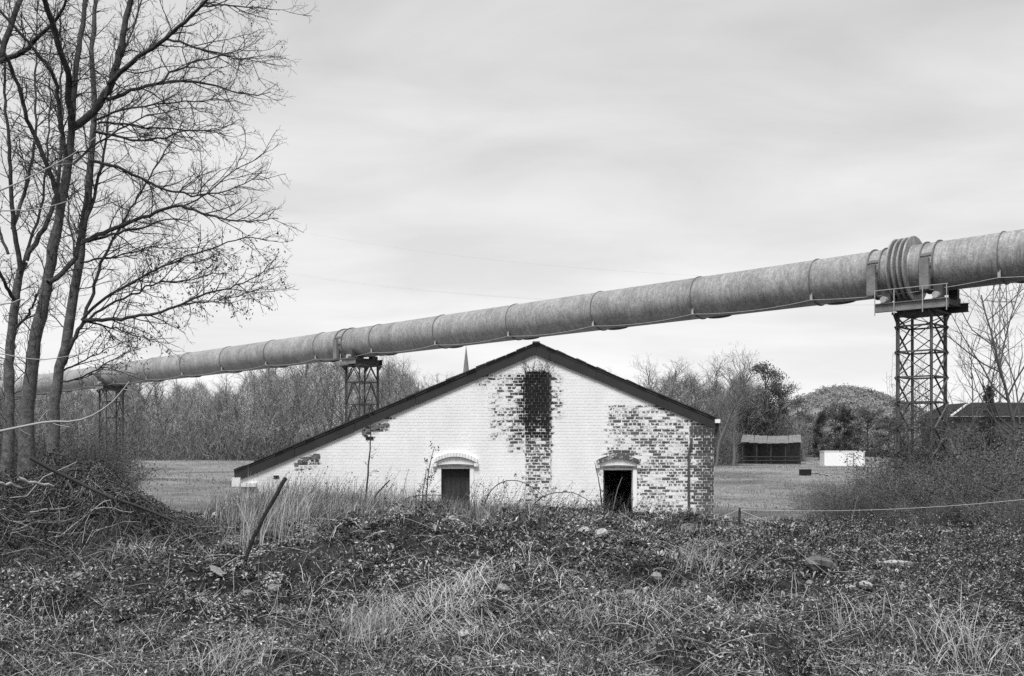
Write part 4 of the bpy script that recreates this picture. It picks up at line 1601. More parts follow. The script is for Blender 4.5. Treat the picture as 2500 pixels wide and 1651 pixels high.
put_px('leafy_tree', LEAFK[0], 1868, 144, 892, 0.75, 0.4, 'tree with sparse leaf clumps, tallest leafy tree right of the building', 'tree')
put_px('leafy_tree', LEAFK[1], 1905, 148, 938, 0.8, 1.1, 'round dense leafy tree beside the foot of the hill', 'tree')
put_px('leafy_tree', LEAFK[1], 1835, 152, 968, 1.1, 2.4, 'low bushy tree behind the open shed', 'tree')
put_px('leafy_tree', LEAFK[1], 1778, 146, 985, 1.1, 3.0, 'low bushy tree beside the building corner, left of the shed', 'tree')
put_px('evergreen_shrub', LEAFK[2], 2008, 150, 1010, 0.42, 0.3, 'black evergreen shrub left of its larger twin, behind the white cabin', 'shrub')
put_px('evergreen_shrub', LEAFK[2], 2062, 152, 1004, 0.55, 1.9, 'largest black evergreen shrub at the foot of the hill', 'shrub')
put_px('leafy_tree', LEAFK[1], 2120, 178, 1000, 1.25, 0.9, 'wide grey bush between the evergreens and the near support', 'shrub')
put_px('leafy_tree', LEAFK[1], 1965, 190, 1015, 1.2, 1.9, 'grey bush filling the gap under the hill, left of evergreens', 'shrub')
put_px('leafy_tree', LEAFK[1], 2172, 165, 1022, 1.3, 2.2, 'grey bushy tree at the left side of the near support', 'tree')
put_px('leafy_tree', LEAFK[1], 2040, 200, 992, 1.0, 2.9, 'grey leafy tree on the slope just above the black evergreens', 'tree')
put_px('conifer', LEAFK[3], 2415, 88, 940, 0.62, 0.0, 'small dark pointed conifer beside the house roof', 'conifer')

# wooded hill and ridges: a far-off wood that reads as one mass
r = np.random.default_rng(51)
n = 2900
hx = np.concatenate([r.uniform(140, 300, 2300), r.uniform(90, 420, 600)])
hy = np.concatenate([r.uniform(500, 660, 2300), r.uniform(470, 760, 600)])
Pw, Tw = [], []
for x_, y_ in zip(hx, hy):
    m = 22
    s = r.uniform(1.3, 2.6) * (1.5 if r.uniform() < 0.05 else 1.0)
    z_ = float(hz(x_, y_)) + s * 0.5
    Pw.append(np.array([x_, y_, z_]) + r.normal(size=(m, 3)) * np.array([s, s, s * 0.8]) * 0.42)
    Tw.append(np.full(m, 0.24 * r.uniform(0.8, 1.2)))  # pale, even tone imitates haze over the distant hill
for i in range(300):
    x_ = r.uniform(-420, -90)
    y_ = r.uniform(430, 620)
    m = 30
    s = r.uniform(2.0, 3.6)
    Pw.append(np.array([x_, y_, float(hz(x_, y_)) + s * 0.9]) + r.normal(size=(m, 3)) * np.array([s, s, s * 0.8]) * 0.42)
    Tw.append(np.full(m, 0.24 * r.uniform(0.8, 1.2)))
Pw = np.concatenate(Pw)
V_, T_, A_ = leaf_cloud(Pw, 1.0, np.concatenate(Tw) * r.uniform(0.7, 1.3, len(Pw)), 0.3, 0.7, r)
tag(link('hillside_woodland', make_mesh('hillside_woodland', V_, [T_], {'tone': A_}, M_LEAF)), 'distant woods covering the round hill and ridges', 'woodland', None, 'stuff')
brush_band('hedge', 'grey hedge line behind the open shed and cabin', [(1640, 138), (1800, 146), (2100, 165), (2500, 160)], 3.4, 15000, 0.42, 0.07, 43, 14, 'hedge')

# ------------------------------------------------------------------ small things in the background
# church spire
d = 420.0
sp = at(1138, 1000, d)
spire = empty('church_spire', (sp[0], d, 3.0))
tag(spire, 'slender church spire rising behind the left roof slope', 'spire')
mpp = d / F
zt_ = EYE + (HZ - 846) * mpp - 3.0
zb_ = EYE + (HZ - 925) * mpp - 3.0
mb = MB()
n = 8
prof = [(0.0, 8.6 * mpp), (0.35, 6.2 * mpp), (0.7, 3.2 * mpp), (0.97, 0.7 * mpp)]
for (t0, r0), (t1, r1) in zip(prof[:-1], prof[1:]):
    v_ = [(r0 * math.cos(2 * math.pi * i / n), r0 * math.sin(2 * math.pi * i / n), zb_ + (zt_ - zb_) * t0) for i in range(n)]
    v_ += [(r1 * math.cos(2 * math.pi * i / n), r1 * math.sin(2 * math.pi * i / n), zb_ + (zt_ - zb_) * t1) for i in range(n)]
    mb.add(v_, [(i, (i + 1) % n, n + (i + 1) % n, n + i) for i in range(n)])
mb.build('steeple', M_SPIRE, spire)
MB().box(-9 * mpp, 9 * mpp, -9 * mpp, 9 * mpp, 0, zb_).build('tower', M_SPIRE, spire)
mb = MB().bar((0, 0, zt_ - 0.6), (0, 0, zt_ + 1.0), 0.18)
mb.bar((-0.5, 0, zt_ + 0.5), (0.5, 0, zt_ + 0.5), 0.14)
mb.build('cross', M_SPIRE, spire)
for sg in (-1, 1):
    MB().add([(sg * 8 * mpp - 0.4, -0.4, zb_), (sg * 8 * mpp + 0.4, -0.4, zb_), (sg * 8 * mpp + 0.4, 0.4, zb_), (sg * 8 * mpp - 0.4, 0.4, zb_), (sg * 8 * mpp, 0, zb_ + 2.6)], [], [(0, 1, 4), (1, 2, 4), (2, 3, 4), (3, 0, 4)]).build('pinnacle', M_SPIRE, spire)

# open field shelter with a metal roof
d = 132.0
mpp = d / F
c = at(1885, 1128, d)
sh = empty('open_shed', (c[0], d, float(hz(c[0], d))))
tag(sh, 'open-fronted field shed with pale sloping metal roof', 'shed')
z0 = float(hz(c[0], d))
zr0 = EYE + (HZ - 1079) * mpp - z0
zr1 = EYE + (HZ - 1061) * mpp - z0
xl, xr = -73 * mpp, 68 * mpp
nsh = 14
for i in range(nsh):       # corrugated sheets
    a = xl - 0.3 + (xr - xl + 0.4) * i / nsh
    b = xl - 0.3 + (xr - xl + 0.4) * (i + 1) / nsh - 0.02
    sk = 1.4
    dz = 0.02 * (i % 2) - 0.16 * math.sin(math.pi * i / nsh) + rnd.uniform(-0.03, 0.03)
    sk = 1.4 + rnd.uniform(-0.05, 0.05)
    mb = MB().add([(a, -0.4, zr0 + dz), (b, -0.4, zr0 + dz), (b + sk, 4.6, zr1 + dz), (a + sk, 4.6, zr1 + dz), (a, -0.4, zr0 - 0.05 + dz), (b, -0.4, zr0 - 0.05 + dz), (b + sk, 4.6, zr1 - 0.05 + dz), (a + sk, 4.6, zr1 - 0.05 + dz)], [(0, 1, 2, 3), (7, 6, 5, 4), (0, 4, 5, 1), (1, 5, 6, 2), (2, 6, 7, 3), (3, 7, 4, 0)])
    mb.build('roof_sheet', M_ROOFG, sh)
for i in range(5):
    x = xl + (xr - xl) * i / 4
    MB().bar((x + rnd.uniform(-.08, .08), 0, 0), (x, 0, zr0 - 0.2), 0.15).build('post', M_WOOD, sh)
MB().box(xl, xr + 1.2, 4.2, 4.35, 0, zr1 - 0.25).build('back_wall', M_STEELD, sh)
MB().box(xl - 0.06, xl + 0.06, 0.1, 4.2, 0, zr0 - 0.1).build('side_wall', M_WOOD, sh)
MB().box(xl, xr, -0.05, 0.03, zr0 - 0.32, zr0 - 0.08).build('eaves_beam', M_WOOD, sh)
for z in (0.5, 1.0):
    MB().bar((xl, -0.12, z), (xr, -0.12, z), 0.05, 0.12).build('rail', M_WOOD, sh)

# white site cabin
d = 124.0
mpp = d / F
c = at(2062, 1127, d)
cb = empty('site_cabin', (c[0], d, float(hz(c[0], d)) - 0.05), R(-3))
tag(cb, 'plain white cabin with a narrow door standing in the far field', 'cabin')
W_, H_ = 97 * mpp, 36 * mpp
MB().box(-W_ / 2, W_ / 2, 0, 2.3, 0.05, H_).build('body', M_CABIN, cb)
MB().box(-W_ / 2 - 0.05, W_ / 2 + 0.05, -0.06, 2.36, H_ + 0.003, H_ + 0.07).build('roof', M_CABIN, cb)
x0 = (2069 - 2062) * mpp
x1 = (2083 - 2062) * mpp
dr = MB().box(x0, x1, -0.02, -0.004, 0.08, H_ - 0.35).build('door', M_CABIN, cb)
mb = MB()
mb.box(x0 - 0.07, x0 - 0.01, -0.035, -0.004, 0.08, H_ - 0.28)
mb.box(x1 + 0.01, x1 + 0.07, -0.035, -0.004, 0.08, H_ - 0.28)
mb.box(x0 - 0.07, x1 + 0.07, -0.036, -0.003, H_ - 0.34, H_ - 0.27)
mb.build('frame', M_STEEL, dr)

# black box and pale rubble in the field
d = 81.0
mpp = d / F
c = at(1966, 1165, d)
tr_ = empty('water_trough', (c[0], d, float(hz(c[0], d))), R(12))
tag(tr_, 'small black tank standing in the right field', 'tank')
w2 = 11.5 * mpp
MB().box(-w2, w2, -0.3, 0.3, 0.02, 0.46, 0.015).build('body', M_BLACK, tr_)
MB().box(-w2 - 0.03, w2 + 0.03, -0.33, 0.33, 0.463, 0.50, 0.01).build('rim', M_BLACK, tr_)


def rock_mesh(name, seed, sx_, sy_, sz_, mat):
    r = np.random.default_rng(seed)
    nu, nv = 9, 5
    V_, Q_ = [], []
    ph = r.uniform(0, 6.28, 6)
    for j in range(nv + 1):
        th = math.pi * j / nv
        for i in range(nu):
            a = 2 * math.pi * i / nu
            rr = 1 + 0.16 * math.sin(2 * a + ph[0]) * math.sin(th) + 0.12 * math.sin(3 * a + ph[1] + 2 * th) + r.uniform(-0.16, 0.16)
            V_.append((sx_ * rr * math.sin(th) * math.cos(a), sy_ * rr * math.sin(th) * math.sin(a), sz_ * (rr * math.cos(th) * 0.9 + 0.5)))
    for j in range(nv):
        for i in range(nu):
            Q_.append((j * nu + i, (j + 1) * nu + i, (j + 1) * nu + (i + 1) % nu, j * nu + (i + 1) % nu))
    return make_mesh(name, np.array(V_), [np.array(Q_)], None, mat)


for i, (px, py, wpx) in enumerate(((1990, 1158, 9), (2008, 1160, 8), (2022, 1163, 8), (2036, 1168, 6))):
    g = ground_hit(px, py, 40, 120)
    m_ = wpx * g[1] / F
    o = link('rubble_lump', rock_mesh('rubble_lump', 400 + i, m_, m_ * 0.7, m_ * 0.45, M_STONE))
    o.location = g
    tag(o, 'pale rubble lump in the right field, ' + ['nearest the black tank', 'second from the black tank', 'third from the black tank', 'farthest from the black tank'][i], 'rubble', 'rubble beside the black tank')

# house roof at the right, low behind the hedge
d = 92.0
mpp = d / F
c = at(2440, 1070, d)
ho = empty('house', (c[0], d, float(hz(c[0], d))))
tag(ho, 'low house with dark tiled roof and pale barge board at right edge', 'house')
zg = float(hz(c[0], d))
ze = EYE + (HZ - 1016) * mpp - zg
zr = EYE + (HZ - 982) * mpp - zg
xl = (2322 - 2440) * mpp
xg = (2380 - 2440) * mpp
xr = (2640 - 2440) * mpp
MB().box(xl + 0.3, xr, 0.4, 7.6, 0, ze - 0.05).build('wall', M_STEELD, ho)
# hipped front towards the camera
nt_ = 9
for i in range(nt_):
    t0, t1 = i / nt_, (i + 1) / nt_ - 0.01
    t1 = (i + 1) / nt_
    z0_, z1_ = ze + (zr - ze) * t0 - 0.012, ze + (zr - ze) * t1
    x0_, x1_ = xl + (xg - xl) * t0, xl + (xg - xl) * t1
    y0_, y1_ = 0.9 * t0 - 0.035, 0.9 * t1
    MB().add([(x0_, y0_, z0_), (xr, y0_, z0_), (xr, y1_, z1_), (x1_, y1_, z1_)], [(0, 1, 2, 3)]).build('tile_course', M_ROOFH, ho)
MB().add([(xl, 0.02, ze), (xg, 0.92, zr), (xr, 0.92, zr), (xr, 7.6, zr), (xg, 6.7, zr), (xl, 7.6, ze)], [(0, 1, 4, 5), (1, 2, 3, 4)]).build('rear_slope', M_ROOFH, ho)
MB().bar((xl - 0.05, -0.1, ze + 0.02), (xg - 0.05, 0.8, zr + 0.05), 0.10, 0.14).build('barge_board', M_CABIN, ho)

# electricity pylon and its faint wires
d = 330.0
mpp = d / F
c = at(2441, 1075, d)
zg = float(hz(c[0], d))
py_ = empty('electricity_pylon', (c[0], d, zg), R(18))
tag(py_, 'lattice electricity pylon standing behind the bare tree at right', 'pylon')
Ht = EYE + (HZ - 660) * mpp - zg
lv = np.linspace(0, 1, 12)
hw = np.interp(lv, [0, 0.5, 1], [4.2, 1.9, 1.2])
for (a, b) in ((-1, -1), (1, -1), (1, 1), (-1, 1)):
    mb = MB()
    for i in range(11):
        mb.bar((a * hw[i], b * hw[i], Ht * lv[i]), (a * hw[i + 1], b * hw[i + 1], Ht * lv[i + 1]), 0.22)
    mb.build('leg', M_STEEL, py_)
for f_ in range(4):
    c0, c1 = [(-1, -1), (1, -1), (1, 1), (-1, 1)][f_], [(1, -1), (1, 1), (-1, 1), (-1, -1)][f_]
    for i in range(11):
        for (p, q) in ((c0, c1), (c1, c0)):
            MB().bar((p[0] * hw[i], p[1] * hw[i], Ht * lv[i]), (q[0] * hw[i + 1], q[1] * hw[i + 1], Ht * lv[i + 1]), 0.12).build('brace', M_STEEL, py_)
arms = []
for za in (EYE + (HZ - 737) * mpp - zg, EYE + (HZ - 690) * mpp - zg):
    w3 = 48 * mpp
    for sg in (-1, 1):
        mb = MB()
        mb.bar((0, -1.0, za), (sg * w3, 0, za + 0.2), 0.16)
        mb.bar((0, 1.0, za), (sg * w3, 0, za + 0.2), 0.16)
        mb.bar((0, 0, za + 1.6), (sg * w3, 0, za + 0.25), 0.14)
        mb.build('cross_arm', M_STEEL, py_)
        arms.append((sg * w3, za))
for i, (y0_, y1_, yl) in enumerate(((690, 668, 640), (724, 708, 676), (600, 640, 590))):
    n = 24
    t = np.linspace(0, 1, n)
    P0 = at(2395 + 95 * (i % 2), 737 if i < 2 else 690, 330.0)
    P1 = at(560, yl - 30 * i, 560.0)
    P = P0 + (P1 - P0) * t[:, None]
    P[:, 2] -= 9.0 * 4 * t * (1 - t)
    tb = Tubes()
    tb.add(P, np.full(n, 0.016), 4, 0.2)
    o = tb.build('power_line', M_LINE)
    tag(o, ['lowest', 'middle', 'uppermost'][i] + ' of the faint wires running from the pylon across the sky', 'wire', 'wires of the power line')

# bare tree at the right edge
kr = kit_tree(140, 9.0, 0.62, 20, 0.09, 0.16, 0.04, 0.007, 0.9, 0.5)
put_px('bare_tree', kr, 2485, 46, 668, 1.15, 0.4, 'bare tree at right edge in front of the pylon', 'tree', None, 8.6, 0.2, ('trunk', 'crown'))
kr2 = kit_tree(141, 9.0, 0.5, 12, 0.09, 0.18, 0.04, 0.007, 0.8, 0.4)
put_px('bare_tree', kr2, 2405, 52, 800, 1.0, 0.4, 'lower bare tree left of the right-edge tree, above the house roof', 'tree', None, 8.6, 0.2, ('trunk', 'crown'))

# ------------------------------------------------------------------ foreground: heap of cut branches
r = np.random.default_rng(71)
hc = at(95, 1230, 14.2)
heap = empty('brush_heap', (hc[0], 14.2, float(hz(hc[0], 14.2))))
tag(heap, 'dark heap of cut branches and brushwood under the left trees', 'brush heap')


def heap_h(x, y):
    """local heap height"""
    b = 0.95 * np.exp(-((x + 0.15) / 1.75) ** 2 - (y / 1.25) ** 2) + 0.35 * np.exp(-((x + 1.5) / 0.7) ** 2 - ((y + 0.2) / 0.8) ** 2) + 0.26 * np.exp(-((x - 1.2) / 0.55) ** 2 - ((y + 0.4) / 0.6) ** 2)
    return b * (1 + 0.14 * np.sin(3.1 * x + 2 * y) + 0.12 * np.sin(5.3 * y - 4.2 * x) + 0.08 * np.sin(9.0 * x + 3 * y))


ho_ = np.array([hc[0], 14.2, float(hz(hc[0], 14.2))])
gu = np.linspace(-3.6, 3.6, 60)
gv = np.linspace(-2.4, 2.4, 40)
GU, GV = np.meshgrid(gu, gv)
hzl = hz(GU + ho_[0], GV + ho_[1]) - ho_[2] + heap_h(GU, GV) - 0.12 + 0.05 * r.normal(size=GU.shape)
jj = (np.arange(39)[:, None] * 60 + np.arange(59)[None, :]).ravel()
M_LITTER = mat_plain('dark_leaf_litter', 0.028, 0.95, 5.0, 0.5, 40, 0.5, bump=0.8, bump_d=0.05)
link('core', make_mesh('core', np.stack([GU, GV, hzl], -1).reshape(-1, 3), [np.stack([jj, jj + 1, jj + 61, jj + 60], -1)], None, M_LITTER), heap)


def heap_surf(x, y):
    return hz(x + ho_[0], y + ho_[1]) - ho_[2] + heap_h(x, y)


n = 34000
x = r.normal(0, 1.45, n)
y = r.normal(0, 0.95, n)
z = heap_surf(x, y) + r.uniform(-0.06, 0.16, n)
V_, T_, A_ = leaf_cloud(np.stack([x, y, z], -1), 0.045, r.uniform(0.02, 0.12, n), 0.2, 0.45, r)
o = link('dead_leaves', make_mesh('dead_leaves', V_, [T_], {'tone': A_}, M_LEAF), heap)
o['kind'] = 'stuff'
tb = Tubes()
for i in range(2600):         # fine twigs
    x, y = r.normal(0, 1.5), r.normal(-0.1, 0.95)
    a = r.uniform(0, 6.28)
    ln = r.uniform(0.15, 0.75)
    t = np.linspace(-0.5, 0.5, 4) * ln
    px_, py_2 = x + np.cos(a) * t, y + np.sin(a) * t
    zz = heap_surf(px_, py_2) + r.uniform(0.0, 0.10) + r.uniform(-0.3, 0.3) * t * 0.7
    P = np.stack([px_, py_2, zz], -1) + r.normal(size=(4, 3)) * 0.012
    tb.add(P, np.linspace(0.0055, 0.003, 4), 3, float(r.choice([0.06, 0.10, 0.16, 0.30], p=[.35, .3, .2, .15])))
o = tb.build('twigs', M_TWIG, heap)
o['kind'] = 'stuff'
for i in range(70):          # the branches one can pick out
    x, y = r.uniform(-2.6, 1.5), r.uniform(-1.2, 0.4)
    a = r.normal(0.0, 1.3)
    ln = r.uniform(0.4, 1.5)
    t = np.linspace(-0.5, 0.5, 6) * ln
    X_, Y_ = x + np.cos(a) * t, y + np.sin(a) * t * 0.5
    zz = heap_surf(X_, Y_) + r.uniform(0.02, 0.12)
    zz = zz * 0.6 + 0.4 * np.linspace(zz[0], zz[-1], 6) + r.uniform(-0.25, 0.25) * t * 0.6
    P = np.stack([X_, Y_, zz], -1) + r.normal(size=(6, 3)) * 0.018
    tb = Tubes()
    rr = r.uniform(0.006, 0.015)
    tb.add(P, np.linspace(rr, rr * 0.55, 6), 5, float(r.choice([0.07, 0.15, 0.30, 0.42], p=[.35, .35, .2, .1])))
    tb.build('branch', M_TWIG, heap)
# long log on the heap's right shoulder and thick pale ends, as in the photograph
for (pts, w_, tn) in (([(75, 1118), (130, 1150), (200, 1185), (270, 1218), (345, 1235), (425, 1272)], 10, 0.05), ([(45, 1168), (90, 1178), (130, 1188)], 9, 0.42), ([(-5, 1180), (30, 1184), (52, 1192)], 8, 0.40), ([(165, 1178), (180, 1210), (200, 1232)], 5, 0.45), ([(25, 1296), (90, 1282), (140, 1262), (175, 1245)], 5, 0.36), ([(140, 1270), (160, 1290), (172, 1300)], 4, 0.40), ([(272, 1188), (285, 1206), (310, 1214)], 4, 0.40), ([(288, 1325), (300, 1312), (315, 1299)], 4, 0.42), ([(225, 1274), (260, 1276)], 4, 0.35)):
    tb = Tubes()
    P = px_path(pts, 13.0, 13.5, 8, r, 0.01) - ho_
    tb.add(P, np.linspace(w_, w_ * 0.7, 8) * 13.2 / F / 2, 7, tn)
    tb.build('branch', M_TWIG, heap)

# ------------------------------------------------------------------ foreground: ground cover
def view_points(n, y0, y1, r, half=0.60, pad=1.0):
    """scatter over the ground, denser close to the path where one stands"""
    y = y0 * (y1 / y0) ** r.uniform(0, 1, n)
    x = r.uniform(-1, 1, n) * (half * y + pad)
    return x, y


def lump(x, y, s, ph=0.0):
    return 0.5 + 0.25 * np.sin(x * 1.3 * s + 2.1 * np.sin(y * 0.7 * s + ph)) + 0.25 * np.sin(y * 1.9 * s + 1.7 * np.sin(x * 0.9 * s + 1 + ph))


def photo_xy(x, y, z):
    return x / y * F + 1250, HZ - (z - EYE) / y * F


def patch(px, py, cx_, cy_, rx, ry):
    return np.exp(-((px - cx_) / rx) ** 2 - ((py - cy_) / ry) ** 2)


def bramble_w(px, py):
    """where brambles have taken over the bank"""
    w_ = patch(px, py, 2330, 1330, 420, 95) + patch(px, py, 2500, 1450, 260, 120) + 0.7 * patch(px, py, 2130, 1450, 170, 60)
    w_ += 0.4 * patch(px, py, 1750, 1325, 300, 32) + 0.7 * patch(px, py, 1400, 1275, 170, 26) + 0.6 * patch(px, py, 1000, 1255, 200, 22)
    w_ += 0.55 * patch(px, py, 230, 1330, 240, 30) + 0.45 * patch(px, py, 640, 1420, 150, 40)
    for (a_, b_, c_, d_) in ((2190, 1400, 85, 40), (2000, 1400, 60, 35), (2110, 1440, 40, 22), (1975, 1435, 35, 20)):
        w_ = w_ * (1 - 0.93 * patch(px, py, a_, b_, c_, d_))
    return np.clip(w_, 0, 1)


def grass_w(px, py):
    g = 0.95 * sm(py, 1500, 1600) + 0.8 * patch(px, py, 1720, 1420, 260, 120) + 0.8 * patch(px, py, 1000, 1270, 420, 42) + 0.5 * patch(px, py, 1500, 1540, 400, 90)
    g += 0.5 * patch(px, py, 520, 1260, 200, 40) + 0.35 * patch(px, py, 350, 1420, 160, 30) + 0.5 * patch(px, py, 2480, 1330, 120, 40)
    return np.clip(g, 0.06, 1) * (1 - 0.8 * bramble_w(px, py))


r = np.random.default_rng(81)
# 1. leaf litter, moss and ivy scraps
n = 300000
x, y = view_points(n, 5.2, 22.5, r, 0.56)
m = lump(x, y, 1.0) * 0.6 + lump(x, y, 2.7, 2.0) * 0.4
z = hz(x, y)
px, py = photo_xy(x, y, z)
z = z + r.uniform(-0.01, 0.10, n) * (0.3 + 1.2 * m)
cl = lump(x, y, 3.3, 5.0) * 0.5 + lump(x, y, 7.1, 1.0) * 0.5
pale = r.uniform(0, 1, n) < (0.10 + 0.34 * sm(cl, 0.40, 0.75))
dk = np.where(pale, r.uniform(0.18, 0.42, n), r.uniform(0.012, 0.085, n)) * (0.55 + 0.9 * sm(hum(x, y, 1.9) * 0.6 + hum(x, y, 4.1) * 0.4, 0.1, 0.7))  # tone follows the hummock relief: shade of the hollows put into the colour
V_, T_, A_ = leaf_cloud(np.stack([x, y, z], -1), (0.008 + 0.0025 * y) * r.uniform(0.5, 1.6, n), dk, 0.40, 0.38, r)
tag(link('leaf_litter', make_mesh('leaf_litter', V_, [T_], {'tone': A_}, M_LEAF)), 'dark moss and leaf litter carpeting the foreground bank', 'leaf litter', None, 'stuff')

# 2. short rough grass
n = 190000
x, y = view_points(n, 5.2, 23.0, r)
px, py = photo_xy(x, y, hz(x, y))
keep = r.uniform(0, 1, n) < grass_w(px, py) * (0.35 + 0.9 * sm(lump(x, y, 1.5, 1.0), 0.25, 0.7))
x, y, py = x[keep], y[keep], py[keep]
n = len(x)
P = np.stack([x, y, hz(x, y) - 0.01], -1)
ln = r.uniform(0.04, 0.17, n) * (1 + 0.5 * (y > 15))
V_, Q_, T_, A_ = blades(P, ln, 0.0018 + 0.00034 * y * r.uniform(0.6, 1.3, n), r.uniform(0, 6.28, n), r.uniform(0.2, 1.2, n), np.where(r.uniform(0, 1, n) < 0.40, r.uniform(0.26, 0.52, n), r.uniform(0.05, 0.18, n)), 0.5, r)
tag(link('rough_grass', make_mesh('rough_grass', V_, [Q_, T_], {'tone': A_}, M_GRASS)), 'short rough grass growing over the foreground bank', 'grass', None, 'stuff')

# 3. tall dry grass along the crest in front of the building
n = 22000
px = np.concatenate([r.normal(690, 110, 3200), r.uniform(440, 1320, 10800), r.uniform(430, 2500, 8000)])
y = r.uniform(14.5, 20.8, n)
x = (px - 1250) / F * y
P = np.stack([x, y, hz(x, y) - 0.02], -1)
tall = np.interp(px, [430, 560, 700, 900, 1100, 1320, 1700, 2500], [0.22, 0.42, 0.5, 0.44, 0.34, 0.24, 0.2, 0.24]) * (0.5 + 0.8 * lump(x, y, 1.4, 3.0))
ln = tall * r.uniform(0.35, 1.5, n)
V_, Q_, T_, A_ = blades(P, ln, np.full(n, 0.006) * r.uniform(0.5, 1.3, n), r.normal(0.1, 1.7, n), np.abs(r.normal(0.25, 0.32, n)), np.where(r.uniform(0, 1, n) < 0.45, r.uniform(0.22, 0.46, n), r.uniform(0.04, 0.16, n)), 0.45, r)
tag(link('tall_grass', make_mesh('tall_grass', V_, [Q_, T_], {'tone': A_}, M_GRASS)), 'tall dry grass along the crest of the bank before the building', 'grass', None, 'stuff')

# 3b. brambles: leaves and arching stems too tangled to count
n = 230000
x, y = view_points(n, 6.5, 22.5, r)
px, py = photo_xy(x, y, hz(x, y))
bw_ = bramble_w(px, py)
keep = r.uniform(0, 1, n) < bw_
x, y, bw_ = x[keep], y[keep], bw_[keep]
n = len(x)
z = hz(x, y) + r.uniform(0, 1, n) ** 0.8 * 0.5 * bw_ * (0.25 + 0.95 * lump(x, y, 1.7, 0.5))
V_, T_, A_ = leaf_cloud(np.stack([x, y, z], -1), 0.011 + 0.0016 * y, np.where(r.uniform(0, 1, n) < 0.20, r.uniform(0.16, 0.36, n), r.uniform(0.012, 0.075, n)), 0.3, 0.5, r)
tag(link('bramble_leaves', make_mesh('bramble_leaves', V_, [T_], {'tone': A_}, M_LEAF)), 'dark bramble leaves spreading over the right of the bank', 'brambles', None, 'stuff')

# 2b. low leafy weeds and moss clumps
nc = 13000
x, y = view_points(nc, 5.4, 20.5, r)
px, py = photo_xy(x, y, hz(x, y))
keep = r.uniform(0, 1, nc) < np.clip(0.3 + 0.8 * patch(px, py, 250, 1430, 420, 100) + 0.9 * patch(px, py, 1000, 1345, 500, 75) + 0.6 * patch(px, py, 1900, 1420, 500, 110) + 0.3 * lump(x, y, 1.1, 0.3), 0, 1)
x, y = x[keep], y[keep]
nc = len(x)
k = 16
cx_ = np.repeat(x, k)
cy_ = np.repeat(y, k)
n = nc * k
siz = np.repeat(r.uniform(0.4, 1.3, nc) * (0.018 + 0.0085 * y), k)
a = r.uniform(0, 6.28, n)
el = r.uniform(0.1, 1.3, n)
dd = np.stack([np.cos(a) * np.cos(el), np.sin(a) * np.cos(el), np.sin(el)], -1)
base = np.stack([cx_, cy_, hz(cx_, cy_)], -1) + np.stack([r.normal(0, 0.35, n) * siz, r.normal(0, 0.35, n) * siz, np.zeros(n)], -1)
ln = (siz * r.uniform(0.4, 1.1, n))[:, None]
sd_ = np.stack([-np.sin(a), np.cos(a), np.zeros(n)], -1)
mid_ = base + dd * ln * 0.55
tip = base + dd * ln - np.array([0, 0, 0.25]) * ln
wd_ = ln * r.uniform(0.07, 0.18, n)[:, None]
V_ = np.stack([base, mid_ + sd_ * wd_, tip, mid_ - sd_ * wd_], 1).reshape(-1, 3)
i0 = np.arange(n)[:, None] * 4
T_ = np.concatenate([i0 + np.array([0, 1, 2]), i0 + np.array([0, 2, 3])])
tn = np.repeat(r.uniform(0.05, 0.36, nc), k) * r.uniform(0.4, 1.6, n)
tag(link('low_weeds', make_mesh('low_weeds', V_, [T_], {'tone': np.repeat(tn, 4)}, M_LEAF)), 'low leafy weeds and moss clumps covering the bank', 'weeds', None, 'stuff')

# 2c. rounded bramble and weed hummocks, too many and too tangled to pick apart
nd = 420
x, y = view_points(nd, 6.0, 19.8, r)
px, py = photo_xy(x, y, hz(x, y))
keep = r.uniform(0, 1, nd) < np.clip(0.30 + 0.8 * bramble_w(px, py) + 0.5 * patch(px, py, 250, 1420, 320, 80) + 0.6 * patch(px, py, 1050, 1350, 450, 60) + 0.4 * patch(px, py, 1650, 1380, 300, 80) - 0.5 * sm(py, 1540, 1620), 0, 1)
x, y = x[keep], y[keep]
nd = len(x)
k = 230
R0 = np.repeat(r.uniform(0.10, 0.30, nd) * (0.55 + 0.045 * y), k)
hh = R0 * np.repeat(r.uniform(0.5, 1.0, nd), k)
n = nd * k
a = r.uniform(0, 6.28, n)
q = np.sqrt(r.uniform(0, 1, n))
X_ = np.repeat(x, k) + R0 * q * np.cos(a) * np.repeat(r.uniform(0.8, 1.5, nd), k)
Y_ = np.repeat(y, k) + R0 * q * np.sin(a)
Z_ = hz(X_, Y_) + hh * np.sqrt(np.maximum(0.0, 1 - q ** 2)) * r.uniform(0.45, 1.12, n)
tn = np.repeat(np.where(r.uniform(0, 1, nd) < 0.55, r.uniform(0.03, 0.08, nd), r.uniform(0.14, 0.32, nd)), k) * r.uniform(0.35, 1.9, n)
V_, T_, A_ = leaf_cloud(np.stack([X_, Y_, Z_], -1), 0.014 + 0.0024 * np.repeat(y, k), tn, 0.35, 0.5, r)
tag(link('weed_hummocks', make_mesh('weed_hummocks', V_, [T_], {'tone': A_}, M_LEAF)), 'rounded hummocks of bramble and weeds on the bank', 'weeds', None, 'stuff')

